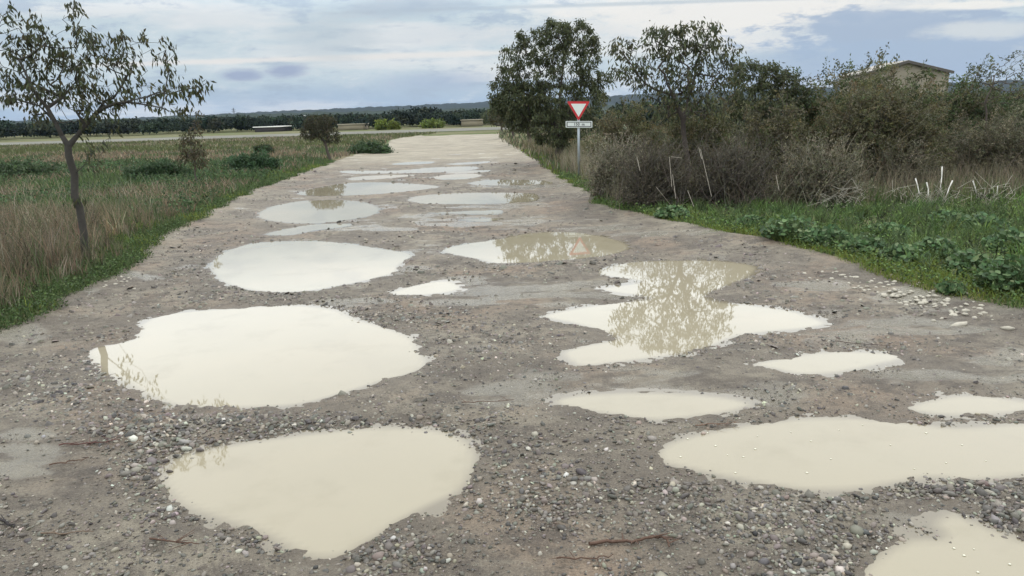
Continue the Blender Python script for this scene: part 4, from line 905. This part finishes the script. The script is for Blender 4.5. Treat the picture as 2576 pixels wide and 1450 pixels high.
me.materials.clear(); me.materials.append(m_blk); lt = link('lettering', me, sg); q = sgp(1457., 313.4); lt.location = (q[0], -.0125, q[2]); lt.rotation_euler = (math.pi / 2, 0, 0); lt.rotation_euler.rotate_axis('Z', -ROLL * -1)
g = Geo(); top = sgp(1455., 262.)[2]; V = []
px0 = sgp(1456., 340.)[0]
def boxm(name, x0, x1, y0, y1, z0, z1, m_, parent):
    V = [(x0, y0, z0), (x1, y0, z0), (x1, y1, z0), (x0, y1, z0), (x0, y0, z1), (x1, y0, z1), (x1, y1, z1), (x0, y1, z1)]
    return link(name, meshdata(name, V, [(0, 3, 2, 1), (4, 5, 6, 7), (0, 1, 5, 4), (1, 2, 6, 5), (2, 3, 7, 6), (3, 0, 4, 7)], m_), parent)
boxm('post', px0 - .04, px0 + .04, .022, .062, -.1, top, m_galv, sg)
for zc in (sgp(1455., 275.)[2], sgp(1455., 313.)[2]): boxm('bracket', px0 - .055, px0 + .055, .001, .0215, zc - .02, zc + .02, m_galv, sg)

# ------------------------------------------------------------------ buildings and far structures
def building():
    D = 80.0; ap = P(2281., 152., D); er = P(2395., 179., D); hw = er[0] - ap[0]; rise = ap[2] - er[2] ; ez = ap[2] - rise; cx = ap[0]
    root = thing('gabled_building', 'beige building whose low gable shows above the hedge', 'building', (cx, D, 0)); L_ = 5.0
    mw = plain('beige_render', (.27, .24, .18), .9, 0, 1.2, .2); mr = plain('fibre_cement_roof', (.30, .28, .25), .85, 0, .8, .2); mt = plain('dark_verge_trim', (.09, .08, .07), .8)
    wz = hw - .25
    V = [(-wz, 0, 0), (wz, 0, 0), (wz, 0, ez - .12), (0, 0, ap[2] - .18), (-wz, 0, ez - .12)]; V += [(a, L_, c_) for a, _, c_ in V]
    me = bpy.data.meshes.new('wall'); me.from_pydata(V, [], [(0, 1, 2, 3, 4), (9, 8, 7, 6, 5), (0, 5, 6, 1), (1, 6, 7, 2), (0, 4, 9, 5)]); me.materials.append(mw); link('wall', me, root)
    for s_ in (-1, 1):
        V = [(s_ * hw, -.35, ez), (0, -.35, ap[2]), (0, L_ + .3, ap[2]), (s_ * hw, L_ + .3, ez)]; V += [(a, b_, c_ - .1) for a, b_, c_ in V]
        me = bpy.data.meshes.new('roof'); me.from_pydata(V, [], [(0, 1, 2, 3), (7, 6, 5, 4), (0, 4, 5, 1), (1, 5, 6, 2), (2, 6, 7, 3), (3, 7, 4, 0)]); me.materials.append(mr); link('roof', me, root)
        V = [(s_ * (hw + .02), -.40, ez - .02), (0, -.40, ap[2] - .02), (0, -.40, ap[2] - .30), (s_ * (hw + .02), -.40, ez - .30)]; V += [(a, b_ + .045, c_) for a, b_, c_ in V]
        me = bpy.data.meshes.new('verge_board'); me.from_pydata(V, [], [(0, 1, 2, 3), (7, 6, 5, 4), (0, 4, 5, 1), (1, 5, 6, 2), (2, 6, 7, 3), (3, 7, 4, 0)]); me.materials.append(mt); link('verge_board', me, root)
building()
def lowbox(name, lab, cat, x0, x1, yt, D, dep, m_, roofm=None, over=.15):
    a = P(float(x0), float(yt), D); b_ = P(float(x1), float(yt), D); h_ = (a[2] + b_[2]) / 2; hw = (b_[0] - a[0]) / 2
    root = thing(name, lab, cat, ((a[0] + b_[0]) / 2, D, 0)); boxm('wall', -hw, hw, 0, dep, -.1, h_ - .2, m_, root)
    if roofm: boxm('roof', -hw - over, hw + over, -over, dep + over, h_ - .2, h_, roofm, root)
bei = plain('sandy_wall', (.22, .19, .13), .9, 0, .6, .2); whr = plain('white_sheet_roof', (.75, .74, .70), .7, 0, .4, .08); drk = plain('dark_shed_wall', (.05, .045, .045), .9)
lowbox('low_shed', 'long low shed with white roof before the far wood on the left', 'shed', 640, 708, 318.5, 165, 8, drk, whr, .3)
lowbox('sandy_hut', 'sandy flat hut behind the small round tree', 'hut', 850, 912, 312, 150, 6, bei, plain('hut_roof', (.30, .27, .20), .9, 0, .5, .2))
lowbox('sandy_hut', 'sandy box shaped hut near the bend of the track', 'hut', 1160, 1212, 301, 148, 6, bei, plain('hut_roof_grey', (.24, .21, .15), .9, 0, .5, .2))
lowbox('white_wall', 'short pale wall beside the crossing road', 'wall', 577, 638, 340, 126, .3, plain('pale_wall', (.52, .50, .44), .9, 0, 1, .15))
lowbox('white_tower', 'tiny white tower sticking out of the far wood', 'tower', 764, 769, 291, 240, 1.0, plain('white_paint', (.8, .8, .76), .7), whr, .05)
def pylon(px, yt, D, lab):
    q = P(float(px), 292., D); tp = P(float(px), float(yt), D); root = thing('pylon', lab, 'pylon', (q[0], D, 0), 'masts on the skyline'); g = Geo(); h_ = tp[2]; w0 = 1.6
    for sx in (-1, 1):
        for sy in (-1, 1): tubes(g, (sx * w0, sy * w0, 0), (sx * .15, sy * .15, h_), .16, .1, (.10, .11, .12), 4)
    for k in range(8):
        f = k / 8; w_ = w0 * (1 - f) + .15; w2 = w0 * (1 - f - .125) + .15
        for s_ in (-1, 1): tubes(g, (s_ * w_, -w_, h_ * f), (-s_ * w2, -w2, h_ * (f + .125)), .08, .08, (.10, .11, .12), 3)
    o_ = g.obj('lattice', M_bark, root); o_['kind'] = 'stuff'; g = Geo()
    for k in (.82, .92): tubes(g, (-1.8, 0, h_ * k), (1.8, 0, h_ * k), .1, .1, (.10, .11, .12), 4)
    g.obj('crossarms', M_bark, root)
pylon(589, 272, 600, 'taller thin mast above the wooded skyline on the left'); pylon(577, 284, 800, 'shorter thin mast just left of the taller one')

# ------------------------------------------------------------------ haze
hz = bpy.data.materials.new('haze_air'); hz.use_nodes = True; t = hz.node_tree; t.nodes.clear(); oo = t.nodes.new('ShaderNodeOutputMaterial'); pv = t.nodes.new('ShaderNodeVolumePrincipled')
pv.inputs['Color'].default_value = (.5, .66, .95, 1); pv.inputs['Density'].default_value = .00006; pv.inputs['Anisotropy'].default_value = .2; t.links.new(pv.outputs[0], oo.inputs['Volume'])
V = [(x_, y_, z_) for z_ in (-1.4, 66) for x_, y_ in ((-3200, -3200), (3200, -3200), (3200, 3200), (-3200, 3200))]
tag(link('haze', meshdata('haze', V, [(0, 3, 2, 1), (4, 5, 6, 7), (0, 1, 5, 4), (1, 2, 6, 5), (2, 3, 7, 6), (3, 0, 4, 7)], hz)), kind='stuff')
print('tris', sum(len(o.data.polygons) for o in bpy.data.objects if o.type == 'MESH'))
